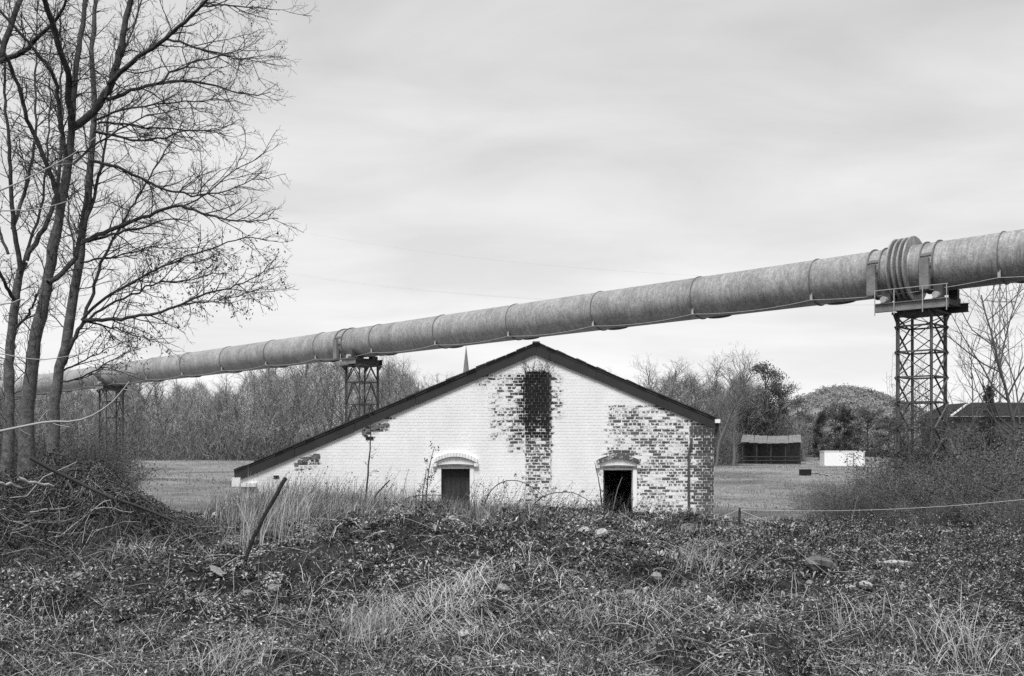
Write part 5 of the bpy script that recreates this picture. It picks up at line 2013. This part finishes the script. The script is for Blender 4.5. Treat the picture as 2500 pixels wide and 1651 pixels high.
# 3c. dead stems strewn and standing everywhere on the bank
tb = Tubes()
n = 9500
x, y = view_points(n, 5.6, 20.5, r)
px, py = photo_xy(x, y, hz(x, y))
for i in range(n):
    w_ = lump(x[i], y[i], 0.8, 2.5)
    if r.uniform() > 0.35 + 0.8 * w_:
        continue
    ln = r.uniform(0.12, 0.5) * (1.3 if r.uniform() < 0.15 else 1)
    a = r.uniform(0, 6.28)
    el = abs(r.normal(0.15, 0.5))
    dv = np.array([math.cos(a) * math.cos(el), math.sin(a) * math.cos(el), math.sin(el)])
    p = np.array([x[i], y[i], float(hz(x[i], y[i])) + r.uniform(0, 0.06)])
    P = [p]
    for k in range(4):
        dv = unit(dv + r.normal(size=3) * 0.16 - np.array([0, 0, 0.08]))
        p = p + dv * ln / 4
        p[2] = max(p[2], float(hz(p[0], p[1])) + 0.015)
        P.append(p)
    q = (0.0011 + 0.00013 * y[i]) * r.uniform(0.7, 1.5)
    tb.add(P, np.linspace(q, q * 0.5, 5), 3, float(r.choice([0.10, 0.25, 0.42, 0.55], p=[.2, .3, .3, .2])))
o = tb.build('dead_stems', M_TWIG)
tag(o, 'bleached dead stems strewn over the bank', 'dead stems', None, 'stuff')

# 3d. thin weeds silhouetted against the white wall
tb = Tubes()
LP = []
for i in range(420):
    pxw = float(r.choice([r.normal(760, 90), r.uniform(600, 1560), r.normal(1210, 70), r.normal(1490, 60)]))
    yy = r.uniform(18.4, 20.6)
    xx = (pxw - 1250) / F * yy
    ln = r.uniform(0.35, 1.0) * np.interp(pxw, [560, 800, 1000, 1300, 1600], [0.9, 1.0, 0.85, 0.75, 0.6])
    p = np.array([xx, yy, float(hz(xx, yy))])
    dv = unit(np.array([r.normal(0.28, 0.25), r.normal(0, 0.15), 1.0]))
    P = [p]
    for k in range(6):
        dv = unit(dv + r.normal(size=3) * 0.07 + np.array([0.03, 0, -0.03]))
        p = p + dv * ln / 6
        P.append(p)
        if k > 1 and r.uniform() < 0.55:
            for _ in range(3):
                LP.append(p + r.normal(size=3) * 0.025)
    tb.add(P, np.linspace(0.0042, 0.002, 7), 3, 0.05)
v1, q1, c1 = tb.arrays()
LP = np.array(LP)
V_, T_, A_ = leaf_cloud(LP, 0.028, r.uniform(0.02, 0.07, len(LP)), 0.0, 0.6, r)
me = make_mesh('weeds', np.concatenate([v1, V_]), [q1, T_ + len(v1)], {'tone': np.concatenate([c1, A_])}, M_TWIG)
tag(link('weeds', me), 'thin dark weed stalks standing up against the white wall', 'weeds', None, 'stuff')

# 3e. tufts in the fields behind
n = 34000
y = 26 * (150 / 26.0) ** r.uniform(0, 1, n)
x = r.uniform(-0.62, 0.62, n) * y
inb = (y < D + DEPTH + 0.4) & (x > WL - 0.4) & (x < WR + 0.4) & (y > D - 0.4)
x, y = x[~inb], y[~inb]
n = len(x)
P = np.stack([x, y, hz(x, y) - 0.01], -1)
V_, Q_, T_, A_ = blades(P, r.uniform(0.06, 0.22, n) * (0.6 + 0.9 * lump(x, y, 0.35)), 0.004 + 0.0006 * y, r.uniform(0, 6.28, n), r.uniform(0.2, 1.0, n), r.uniform(0.10, 0.30, n) * (0.6 + 0.9 * lump(x, y, 0.22, 1.5)), 0.4, r)
tag(link('field_grass', make_mesh('field_grass', V_, [Q_, T_], {'tone': A_}, M_GRASS)), 'pale tufted grass of the fields behind the building', 'grass', None, 'stuff')


# 4. pale matted straw tussocks
def tussock(px, py, n, length, width, spread, main, fan, tone, label, lean=(0.3, 1.3), seed=0):
    r = np.random.default_rng(900 + seed)
    g = ground_hit(px, py)
    rad_ = spread * g[1] / F
    x = g[0] + r.normal(0, rad_, n)
    y = g[1] + r.normal(0, rad_ * 0.9, n)
    P = np.stack([x, y, hz(x, y)], -1)
    V_, Q_, T_, A_ = blades(P, length * r.uniform(0.5, 1.25, n), np.full(n, width) * r.uniform(0.6, 1.3, n), r.normal(main, fan, n), r.uniform(lean[0], lean[1], n), tone * r.uniform(0.6, 1.2, n), 0.3, r)
    off = g
    o = link('grass_tussock', make_mesh('grass_tussock', V_ - off, [Q_, T_], {'tone': A_}, M_GRASS))
    o.location = off
    tag(o, label, 'grass tussock', None, 'stuff')


TS = [
    (650, 1318, 190, 0.85, 0.007, 42, 0.2, 1.2, 0.40, 'upright fan of long dry grass around the leaning post', (0.05, 0.6)),
    (770, 1308, 150, 0.65, 0.007, 52, 0.1, 0.9, 0.38, 'sheaf of dry grass leaning right, between the post and the doors', (0.4, 1.0)),
    (1120, 1455, 260, 0.62, 0.006, 50, 0.8, 1.6, 0.52, 'large tangle of bleached straw in the middle of the bank', (0.9, 1.6)),
    (1040, 1500, 170, 0.6, 0.006, 52, 2.6, 1.6, 0.50, 'bleached straw tangle below and left of the largest one', (1.0, 1.6)),
    (900, 1565, 420, 0.26, 0.0055, 46, 1.2, 2.0, 0.42, 'dense short straw clump near the bottom, left of centre', (0.1, 1.0)),
    (760, 1425, 50, 0.5, 0.007, 60, 0.4, 2.0, 0.50, 'few crossed pale stems left of the straw tangles', (0.7, 1.5)),
    (1180, 1560, 90, 0.55, 0.005, 56, 3.0, 0.9, 0.48, 'flat bundle of straw combed to the left near bottom centre', (1.35, 1.55)),
    (1580, 1490, 70, 0.5, 0.005, 60, -0.5, 1.3, 0.48, 'straw streaks pointing right, below the pale stones', (1.25, 1.55)),
    (1450, 1530, 150, 0.26, 0.005, 60, 1.2, 2.0, 0.36, 'short straw clump between the bottom centre and the right streaks', (0.2, 1.2)),
    (560, 1640, 220, 0.26, 0.005, 66, 0.8, 2.0, 0.42, 'curved grass clump at the bottom edge, left of centre', (0.4, 1.3)),
    (400, 1560, 90, 0.26, 0.005, 56, 0.6, 2.0, 0.38, 'thin straw patch at lower left', (0.5, 1.3)),
    (2090, 1560, 150, 0.32, 0.005, 58, 1.6, 1.6, 0.40, 'upright straw clump at lower right', (0.1, 0.9)),
    (2330, 1610, 130, 0.42, 0.006, 60, 1.0, 1.6, 0.42, 'straw clump in the lower right corner', (0.3, 1.2)),
    (1720, 1390, 200, 0.28, 0.006, 50, 1.2, 1.6, 0.34, 'soft pale grass clump below the wire fence', (0.2, 1.0)),
    (1310, 1415, 60, 0.5, 0.007, 50, 2.2, 1.6, 0.46, 'loose bent stems just right of the largest straw tangle', (0.8, 1.5)),
    (330, 1350, 120, 0.28, 0.006, 46, 1.0, 1.8, 0.36, 'small grass clump at the right foot of the brush heap', (0.3, 1.2)),
]
for i, t in enumerate(TS):
    tussock(*t[:9], t[9], t[10], i)

# ------------------------------------------------------------------ stones, post, fence, stumps
ST = [
    (205, 1372, 18, 'pale stone at left below the brush heap', 0.6),
    (283, 1348, 13, 'small pale stone at the right foot of the brush heap', 0.6),
    (190, 1415, 22, 'flat pale stone in the moss at far left', 0.45),
    (528, 1402, 26, 'slanting flat slab left of the post foot', 0.35),
    (610, 1460, 16, 'rounded stone just below the post foot', 0.8),
    (672, 1447, 16, 'knobbly pale stone right of the post foot', 0.9),
    (1230, 1447, 20, 'grey stone in the middle of the bank', 0.6),
    (1427, 1303, 12, 'smaller of two white stones below the dark doorway', 0.8),
    (1468, 1312, 20, 'larger of two white stones below the dark doorway', 0.7),
    (1600, 1420, 20, 'pointed grey stone right of centre', 0.85),
    (1532, 1462, 20, 'broad grey stone below the pointed one', 0.7),
    (1680, 1304, 26, 'low boulder half sunk below the building corner', 0.5),
    (1847, 1467, 10, 'small round stone on the right of the bank', 0.9),
    (1136, 1560, 15, 'white stone on a stalk of straw near bottom centre', 0.9),
    (1120, 1622, 20, 'pale stone at the bottom edge near centre', 0.6),
    (2000, 1395, 42, 'big mossy boulder left of the sawn log, at right', 0.7),
    (2110, 1438, 15, 'white stone below the sawn log at right', 0.8),
    (1975, 1430, 12, 'flat stone behind three thin stems at right', 0.5),
]
for i, (px, py, w_, lab, fl) in enumerate(ST):
    g = ground_hit(px, py)
    m_ = w_ * g[1] / F
    bright = M_PALE if 'white' in lab else (M_MOSS if 'mossy' in lab or 'boulder' in lab else M_STONE)
    o = link('stone', rock_mesh('stone', 500 + i, m_ * 1.1, m_ * 0.85, m_ * fl * 0.8, bright))
    o.location = g + np.array([0, -0.05, 0.02 if m_ < 0.2 else 0.0])
    o.rotation_euler = (0.25 * math.sin(i * 2.1), 0.3 * math.sin(i * 1.3 + 1), i * 0.9)
    tag(o, lab, 'stone', 'stones lying on the bank')

# leaning post
d = 10.6
post = Tubes()
P = px_path([(600, 1370), (612, 1325), (645, 1262), (675, 1205), (697, 1168)], d, d + 0.5, 12, np.random.default_rng(5), 0.004)
P = np.concatenate([P, P[-1:] + (P[-1] - P[-2]) * 0.02])
base_ = P[0].copy()
post.add(P - base_, np.concatenate([np.linspace(4.7, 5.3, 12), [0.2]]) * d / F, 10, 0.03)
o = post.build('leaning_post', M_BARK)
o.location = base_
tag(o, 'dark wooden post leaning right out of the dry grass', 'post')

# sawn log / old timber block at right
g = ground_hit(2190, 1400)
lg = empty('sawn_log', tuple(g), R(8))
tag(lg, 'weathered pale log lying in the brambles at right', 'log')
mb = MB()
m_ = g[1] / F
n = 14
rr0 = 19 * m_
prof = []
r = np.random.default_rng(3)
mb = MB()
L0 = 46 * m_
ringv = []
for xx in np.linspace(-L0, L0, 7):
    for k in range(n):
        a = 2 * math.pi * k / n
        q = rr0 * (1 + 0.10 * math.sin(3 * a + xx) + r.uniform(-0.05, 0.05)) * (1 - 0.12 * (xx / L0) ** 2)
        ringv.append((xx, q * math.cos(a) * 0.8, q * math.sin(a) * 0.8 + rr0 * 0.65))
mb.add(ringv, [(i * n + k, (i + 1) * n + k, (i + 1) * n + (k + 1) % n, i * n + (k + 1) % n) for i in range(6) for k in range(n)])
mb.build('bark', M_MOSS, lg)
MB().add([(-L0 * 0.95, -rr0 * .5, rr0 * 1.33), (L0 * 0.2, -rr0 * .62, rr0 * 1.40), (L0 * 1.05, -rr0 * .3, rr0 * 1.28), (L0, rr0 * .5, rr0 * 1.30), (0, rr0 * 0.6, rr0 * 1.56), (-L0 * .9, rr0 * .5, rr0 * 1.40), (-L0 * 0.95, -rr0 * .5, rr0 * 1.2), (L0 * 0.2, -rr0 * .62, rr0 * 1.2), (L0 * 1.05, -rr0 * .3, rr0 * 1.2)], [(0, 6, 7, 1), (1, 7, 8, 2)], [(0, 1, 4), (0, 4, 5), (1, 2, 3), (1, 3, 4)]).build('split_face', M_PALE, lg)

# stump at right
g = ground_hit(2310, 1350)
m_ = g[1] / F
sp_ = empty('tree_stump', tuple(g))
tag(sp_, 'broken grey tree stump with flat top among brambles at right', 'stump')
mb = MB()
n = 12
vs_ = []
for (zz, q) in ((-0.1, 26), (0.02, 20), (0.10, 16), (0.16, 17), (0.20, 20)):
    for k in range(n):
        a = 2 * math.pi * k / n
        qq = q * m_ * (1 + 0.14 * math.sin(2 * a + zz * 4) + 0.05 * math.sin(5 * a))
        vs_.append((qq * math.cos(a), qq * math.sin(a), zz * 1.6 + 0.02 * math.sin(3 * a)))
mb.add(vs_, [(i * n + k, i * n + (k + 1) % n, (i + 1) * n + (k + 1) % n, (i + 1) * n + k) for i in range(4) for k in range(n)])
mb.build('trunk', M_MOSS, sp_)
MB().add([(20 * m_ * 1.08 * math.cos(2 * math.pi * k / n), 20 * m_ * 0.9 * math.sin(2 * math.pi * k / n), 0.328 + 0.02 * math.sin(k * 2)) for k in range(n)], [], [(0, k, k + 1) for k in range(1, n - 1)]).build('cut_face', M_STONE, sp_)

# wire fence
fd = 17.6
pf = at(1800, 1262, fd)
fen = empty('wire_fence', (pf[0], fd, float(hz(pf[0], fd))))
tag(fen, 'sagging wire fence on thin stakes below the building corner', 'fence')
fo = np.array([pf[0], fd, float(hz(pf[0], fd))])


def stake(px, dd, top, w_=5):
    p0 = at(px, 1300, dd)
    zb = float(hz(p0[0], dd)) - 0.2
    zt_ = EYE + (HZ - top) / F * dd
    tb = Tubes()
    a = np.array([p0[0], dd, zb])
    b = np.array([p0[0] + 0.03, dd, zt_])
    tb.add(np.array([a, a * 0.5 + b * 0.5, b]) - fo, np.array([w_, w_, w_ * 0.8]) * dd / F / 2, 6, 0.05)
    tb.build('stake', M_BARK, fen)
    return np.array([p0[0] + 0.02, dd, zt_ - 0.03])


k1 = stake(1802, fd, 1240, 7)
k0 = stake(1530, 17.9, 1292)
k2 = stake(2010, 16.4, 1306)
k3 = stake(2560, 15.6, 1208, 7)
k4 = stake(1660, 17.7, 1276, 4)


def wire(pts, sag, rad_=0.003):
    for a, b in zip(pts[:-1], pts[1:]):
        t = np.linspace(0, 1, 14)[:, None]
        P = a + (b - a) * t
        P[:, 2] -= (sag * 4 * t * (1 - t))[:, 0]
        tb = Tubes()
        tb.add(P - fo, np.full(14, rad_), 4, 0.5)
        tb.build('wire', M_WIRE, fen)


wire([k0, k4, k1, k2], 0.05)
wire([k1 + np.array([0, 0, 0.0]), k3], 0.10)
wire([k0 - np.array([0.0, 0, 0.0]), at(1395, 1332, 16.5)], 0.04, 0.004)

# ------------------------------------------------------------------ bushes, brambles, weeds
def kit_shrub(seed, n_stem, H, W, tone, leaf_n, leaf, leaf_tone, rmin=0.004, arch=0.0):
    r = np.random.default_rng(seed)
    tb = Tubes()
    tips = []
    specs = [dict(gap=H * 0.075, len=H * 0.34, ang=(20, 60), k=4, wander=0.18, lift=0.05, rad=rmin * 1.6, rmin=rmin, sides=3, t0=0.15),
             dict(gap=H * 0.055, len=H * 0.15, ang=(25, 65), k=3, wander=0.2, lift=0.03, rad=rmin, rmin=rmin * 0.8, sides=3, t0=0.1)]
    for i in range(n_stem):
        a = r.uniform(0, 6.28)
        q = W * math.sqrt(r.uniform(0, 1))
        b0 = np.array([q * 0.55 * math.cos(a), q * 0.55 * math.sin(a), -0.05])
        h = H * (1 - 0.45 * (q / W) ** 2) * r.uniform(0.6, 1.05)
        e = np.array([q * 1.05 * math.cos(a) + r.normal() * 0.1 * W, q * 1.05 * math.sin(a) + r.normal() * 0.1 * W, h])
        m_ = (b0 + e) / 2 + np.array([0, 0, 0.12 * h + arch * h])
        P = smooth_path(np.array([b0, m_, e - np.array([0, 0, arch * h])]), 8) + np.concatenate([[np.zeros(3)], r.normal(size=(7, 3)) * 0.02 * H])
        rr = np.linspace(rmin * 3.0, rmin, 8)
        tb.add(P, rr, 4, tone * r.uniform(0.7, 1.4))
        grow(tb, P, rr, r, specs, 0, tone, tips)
    tips = np.array(tips)
    C = tips[r.integers(0, len(tips), leaf_n)] + r.normal(size=(leaf_n, 3)) * 0.05 * H
    C[:, 2] = np.maximum(C[:, 2], 0.0)
    V_, T_, A_ = leaf_cloud(C, leaf * 0.8, leaf_tone * r.uniform(0.5, 1.5, leaf_n), 0.2, 0.5, r)
    return tb.mesh('stems', M_TWIG), make_mesh('leaves', V_, [T_], {'tone': A_}, M_LEAF)


SHK = [kit_shrub(301, 38, 2.0, 1.5, 0.17, 9000, 0.05, 0.11), kit_shrub(302, 32, 2.0, 1.7, 0.10, 11000, 0.055, 0.06, 0.004, 0.12), kit_shrub(303, 30, 2.0, 1.3, 0.20, 6000, 0.05, 0.13)]
SB = [
    (20, 42, 1000, 1.1, 1, 'dark bush behind the leftmost trunk'),
    (110, 46, 1010, 1.1, 0, 'dark bush between the left-edge trunks'),
    (205, 44, 1045, 1.1, 1, 'dark bush right of the left-edge trunks, above the heap'),
    (275, 50, 1085, 1.0, 2, 'low bush at the foot of the farthest support'),
    # px, depth, top row, width factor, kit, label
    (2075, 25.5, 1165, 1.3, 0, 'front bush at the left end of the right thicket'),
    (2180, 24.5, 1160, 1.5, 1, 'front bush before the near support'),
    (2295, 24.5, 1120, 1.4, 2, 'front bush right of the near support'),
    (2400, 24, 1115, 1.5, 1, 'front bush below the house'),
    (2500, 23, 1085, 1.4, 0, 'front bush at the right edge of the thicket'),
    (2130, 27, 1150, 1.4, 0, 'leafy bush in the gap left of the near support, second row'),
    (2345, 27, 1100, 1.4, 0, 'leafy bush right of the near support, second row'),
    (2450, 27, 1075, 1.5, 2, 'leafy bush before the house, second row'),
    (2030, 33, 1150, 1.1, 0, 'grey twiggy bush at the left end of the right thicket'),
    (2110, 31, 1138, 1.1, 2, 'grey bush just left of the near support foot'),
    (2200, 28.5, 1098, 1.2, 0, 'bush growing round the foot of the near support'),
    (2290, 33, 1085, 1.2, 1, 'bush right behind the near support foot'),
    (2370, 34, 1032, 1.3, 0, 'bush below the pale barge board of the house'),
    (2450, 31, 1012, 1.4, 1, 'high bush below the right-edge bare tree'),
    (2520, 27, 1000, 1.3, 0, 'tallest bush, cut by the right edge'),
    (2040, 22, 1232, 1.4, 1, 'dark bramble clump behind the mossy boulder'),
    (2150, 21, 1215, 1.5, 1, 'dark bramble clump above the weathered log'),
    (2270, 20, 1195, 1.5, 0, 'dark bramble clump behind the stump'),
    (2390, 19.5, 1190, 1.5, 1, 'bramble bank right of the stump'),
    (2500, 18, 1180, 1.6, 0, 'bramble bank at the right edge above the straw'),
    (1935, 20, 1262, 1.5, 2, 'low bramble patch right of the fence stake'),
    (1800, 19, 1285, 1.8, 1, 'low bramble patch under the fence stake'),
    (1660, 19.2, 1268, 1.6, 1, 'low brambles below the building corner'),
    (1540, 19.4, 1246, 1.4, 0, 'weeds and brambles in front of the black doorway'),
    (1420, 19.2, 1222, 1.5, 1, 'dark bramble hummock left of the black doorway'),
    (1330, 19.5, 1228, 1.3, 1, 'dark bramble hummock below the sooty pilaster'),
    (1190, 19.6, 1215, 1.3, 2, 'weeds right of the boarded door'),
    (1000, 19.3, 1205, 1.3, 0, 'bramble tangle left of the boarded door'),
    (860, 19.0, 1195, 1.4, 1, 'bramble tangle below the thin sapling'),
    (2430, 12.5, 1330, 1.3, 1, 'near dark brambles at the right edge'),
    (2330, 13.5, 1372, 1.3, 0, 'near dark brambles between stump and right edge'),
    (2200, 14.5, 1330, 1.2, 1, 'dark brambles behind the weathered log'),
]
for i, (px, d, top, ws, k, lab) in enumerate(SB):
    put_px('bramble_bush', SHK[k], px, d, top, ws, 1.7 * i, lab, 'bush', 'bushes and brambles', 2.0, 0.05, ('stems', 'leaves'))

# sapling and stick in front of the left wall
def thin_plant(name, pts, d, w0, w1, tone, label, cat, seed, side=0, leaf_n=0, leaf=0.03, umbel=False, group=None):
    r = np.random.default_rng(seed)
    P = px_path(pts, d, d + 0.05, 14, r, 0.004)
    g = float(hz(P[0][0], d))
    P = np.concatenate([[np.array([P[0][0], d, min(g, P[0][2]) - 0.05])], P])
    off = P[0].copy()
    root = empty(name, tuple(off))
    tag(root, label, cat, group)
    tb = Tubes()
    rad = np.linspace(w0, w1, 15) * d / F / 2
    tb.add(P - off, rad, 5, tone)
    tips = []
    if side:
        grow(tb, P - off, rad, r, [dict(gap=path_len(P) / side, len=0.22, ang=(35, 70), k=4, wander=0.12, lift=0.06, rad=0.003, rmin=0.002, sides=3, t0=0.3), dict(gap=0.09, len=0.09, ang=(30, 60), k=3, wander=0.15, lift=0.05, rad=0.002, rmin=0.0016, sides=3, t0=0.2)], 0, tone, tips)
    tb.build('stem', M_TWIG, root)
    if leaf_n:
        tips = np.array(tips) if len(tips) else (P - off)[6:]
        C = tips[r.integers(0, len(tips), leaf_n)] + r.normal(size=(leaf_n, 3)) * (0.035 if umbel else 0.02)
        V_, T_, A_ = leaf_cloud(C, leaf, r.uniform(0.015, 0.06, leaf_n), 0.2, 0.7, r)
        link('leaves', make_mesh('leaves', V_, [T_], {'tone': A_}, M_LEAF), root)


thin_plant('sapling', [(892, 1235), (895, 1200), (899, 1140), (905, 1085), (906, 1030), (900, 985)], 20.0, 6, 1.5, 0.06, 'thin bare sapling standing in front of the left wall', 'sapling', 701, 26, 60, 0.03)
thin_plant('stick', [(888, 1250), (905, 1225), (925, 1200), (952, 1173)], 19.6, 6, 3, 0.05, 'short dark stick slanting right at the foot of the thin sapling', 'stick', 702)
thin_plant('seedhead_weed', [(1040, 1250), (1042, 1200), (1046, 1150), (1055, 1110), (1062, 1090)], 19.8, 4, 1.5, 0.05, 'tallest dark seed-head weed just left of the boarded door', 'weed', 703, 12, 160, 0.035, True)
thin_plant('seedhead_weed', [(1030, 1250), (1033, 1200), (1038, 1165), (1040, 1148)], 19.7, 3.5, 1.5, 0.05, 'shorter seed-head weed beside the tallest, left of the boarded door', 'weed', 704, 9, 90, 0.03, True)
thin_plant('briar_shoot', [(1470, 1245), (1466, 1200), (1460, 1160), (1452, 1130)], 19.8, 4, 1.5, 0.04, 'leftmost upright shoot before the black doorway', 'shoot', 705)
thin_plant('briar_shoot', [(1476, 1245), (1475, 1190), (1474, 1150)], 19.8, 5, 2, 0.04, 'thick dark upright shoot at the left jamb of the black doorway', 'shoot', 706, 5, 30)
thin_plant('briar_shoot', [(1495, 1260), (1500, 1225), (1508, 1190), (1520, 1165)], 19.6, 3.5, 1.5, 0.16, 'pale shoot leaning right across the black doorway', 'shoot', 707)
thin_plant('bramble_arch', [(960, 1238), (1000, 1212), (1060, 1207), (1110, 1218), (1150, 1245)], 19.4, 3, 1.5, 0.04, 'dark bramble cane arching below the boarded door', 'bramble cane', 708, 8, 90, 0.03)
thin_plant('bramble_arch', [(1290, 1245), (1330, 1205), (1400, 1200), (1445, 1225), (1460, 1250)], 19.4, 3, 1.5, 0.04, 'dark bramble cane arching left of the black doorway', 'bramble cane', 709, 8, 90, 0.03)
thin_plant('bramble_arch', [(1180, 1240), (1200, 1190), (1240, 1168), (1290, 1180), (1330, 1215)], 19.5, 3, 1.5, 0.05, 'bramble cane arching before the foot of the sooty pilaster', 'bramble cane', 710, 9, 120, 0.03)
thin_plant('dead_stalk', [(1605, 1590), (1612, 1520), (1611, 1440), (1606, 1405)], 8.2, 3.5, 1.5, 0.30, 'tall pale stalk standing beside the pointed stone', 'stalk', 711)
thin_plant('dead_stalk', [(1931, 1530), (1932, 1450), (1936, 1400)], 9.0, 3.0, 1.6, 0.42, 'leftmost of three pale stalks in front of the flat stone', 'stalk', 712)
thin_plant('dead_stalk', [(1950, 1530), (1945, 1460), (1940, 1390)], 9.0, 3.0, 1.6, 0.42, 'middle of three pale stalks in front of the flat stone', 'stalk', 713)
thin_plant('dead_stalk', [(1958, 1535), (1960, 1470), (1972, 1430)], 9.0, 3.0, 1.6, 0.42, 'rightmost of three pale stalks in front of the flat stone', 'stalk', 714)

# dead creeper under the gable peak
r = np.random.default_rng(720)
g0 = np.array([fx(1308), D - 0.07, fz(905)])
cr = empty('dead_creeper', tuple(g0))
tag(cr, 'withered creeper on top of the sooty pilaster under the gable peak', 'creeper')
tb = Tubes()
tips = []
for i in range(26):
    x0 = r.uniform(-0.36, 0.34)
    p = np.array([x0, r.uniform(-0.02, 0.02), r.uniform(-0.15, 0.0)])
    dv = unit(np.array([x0 * 0.9 + r.normal() * 0.5, -0.05, 1.0]))
    ln = r.uniform(0.15, 0.55)
    P = [p]
    for k in range(5):
        dv = unit(dv + r.normal(size=3) * np.array([0.3, 0.06, 0.25]))
        p = p + dv * ln / 5
        p[1] = np.clip(p[1], -0.10, 0.0)
        P.append(p)
    P = np.array(P)
    tb.add(P, np.linspace(0.007, 0.003, 6), 3, 0.045)
    tips += [P[3], P[4], P[5]]
    grow(tb, P, np.linspace(0.007, 0.003, 6), r, [dict(gap=0.10, len=0.12, ang=(30, 70), k=3, wander=0.2, lift=0.0, rad=0.003, rmin=0.0022, sides=3, t0=0.2)], 0, 0.045, tips)
tb.build('stems', M_TWIG, cr)
tips = np.array(tips)
C = tips[r.integers(0, len(tips), 140)] + r.normal(size=(140, 3)) * 0.02
V_, T_, A_ = leaf_cloud(C, 0.03, r.uniform(0.02, 0.06, 140), 0.2, 0.6, r)
link('leaves', make_mesh('leaves', V_, [T_], {'tone': A_}, M_LEAF), cr)

# creeper climbing the near support
r = np.random.default_rng(730)
c0 = pipe_pt(2250)
cz_ = float(hz(c0[0], c0[1]))
iv = empty('climbing_creeper', (c0[0], c0[1], cz_))
tag(iv, 'grey tangle of creeper climbing the lower near lattice support', 'creeper')
tb = Tubes()
tips = []
for i in range(130):
    a = r.uniform(0, 6.28)
    p = np.array([0.62 * math.cos(a) - 0.15, 0.62 * math.sin(a) - 0.1, 0.0])
    hmax = r.uniform(1.5, 5.4) * (1.0 if p[0] < 0.1 else 0.7)
    P = [p]
    for k in range(11):
        p = p + np.array([r.normal() * 0.10, r.normal() * 0.10, hmax / 11])
        p[:2] = np.clip(p[:2], -0.85, 0.80)
        P.append(p)
    P = np.array(P)
    rad = np.linspace(0.012, 0.004, 12)
    tb.add(P, rad, 3, r.uniform(0.08, 0.16))
    grow(tb, P, rad, r, [dict(gap=0.22, len=0.4, ang=(40, 100), k=4, wander=0.3, lift=-0.05, rad=0.005, rmin=0.0035, sides=3, t0=0.1)], 0, 0.12, tips)
tb.build('stems', M_TWIG, iv)
tips = np.array(tips)
tips = tips[(np.abs(tips[:, 0]) < 0.78) & (np.abs(tips[:, 1]) < 0.8)]
nl_ = 20000
C = tips[r.integers(0, len(tips), nl_)] + r.normal(size=(nl_, 3)) * 0.05
V_, T_, A_ = leaf_cloud(C, 0.036, r.uniform(0.05, 0.22, nl_), 0.2, 0.45, r)
link('leaves', make_mesh('leaves', V_, [T_], {'tone': A_}, M_LEAF), iv)
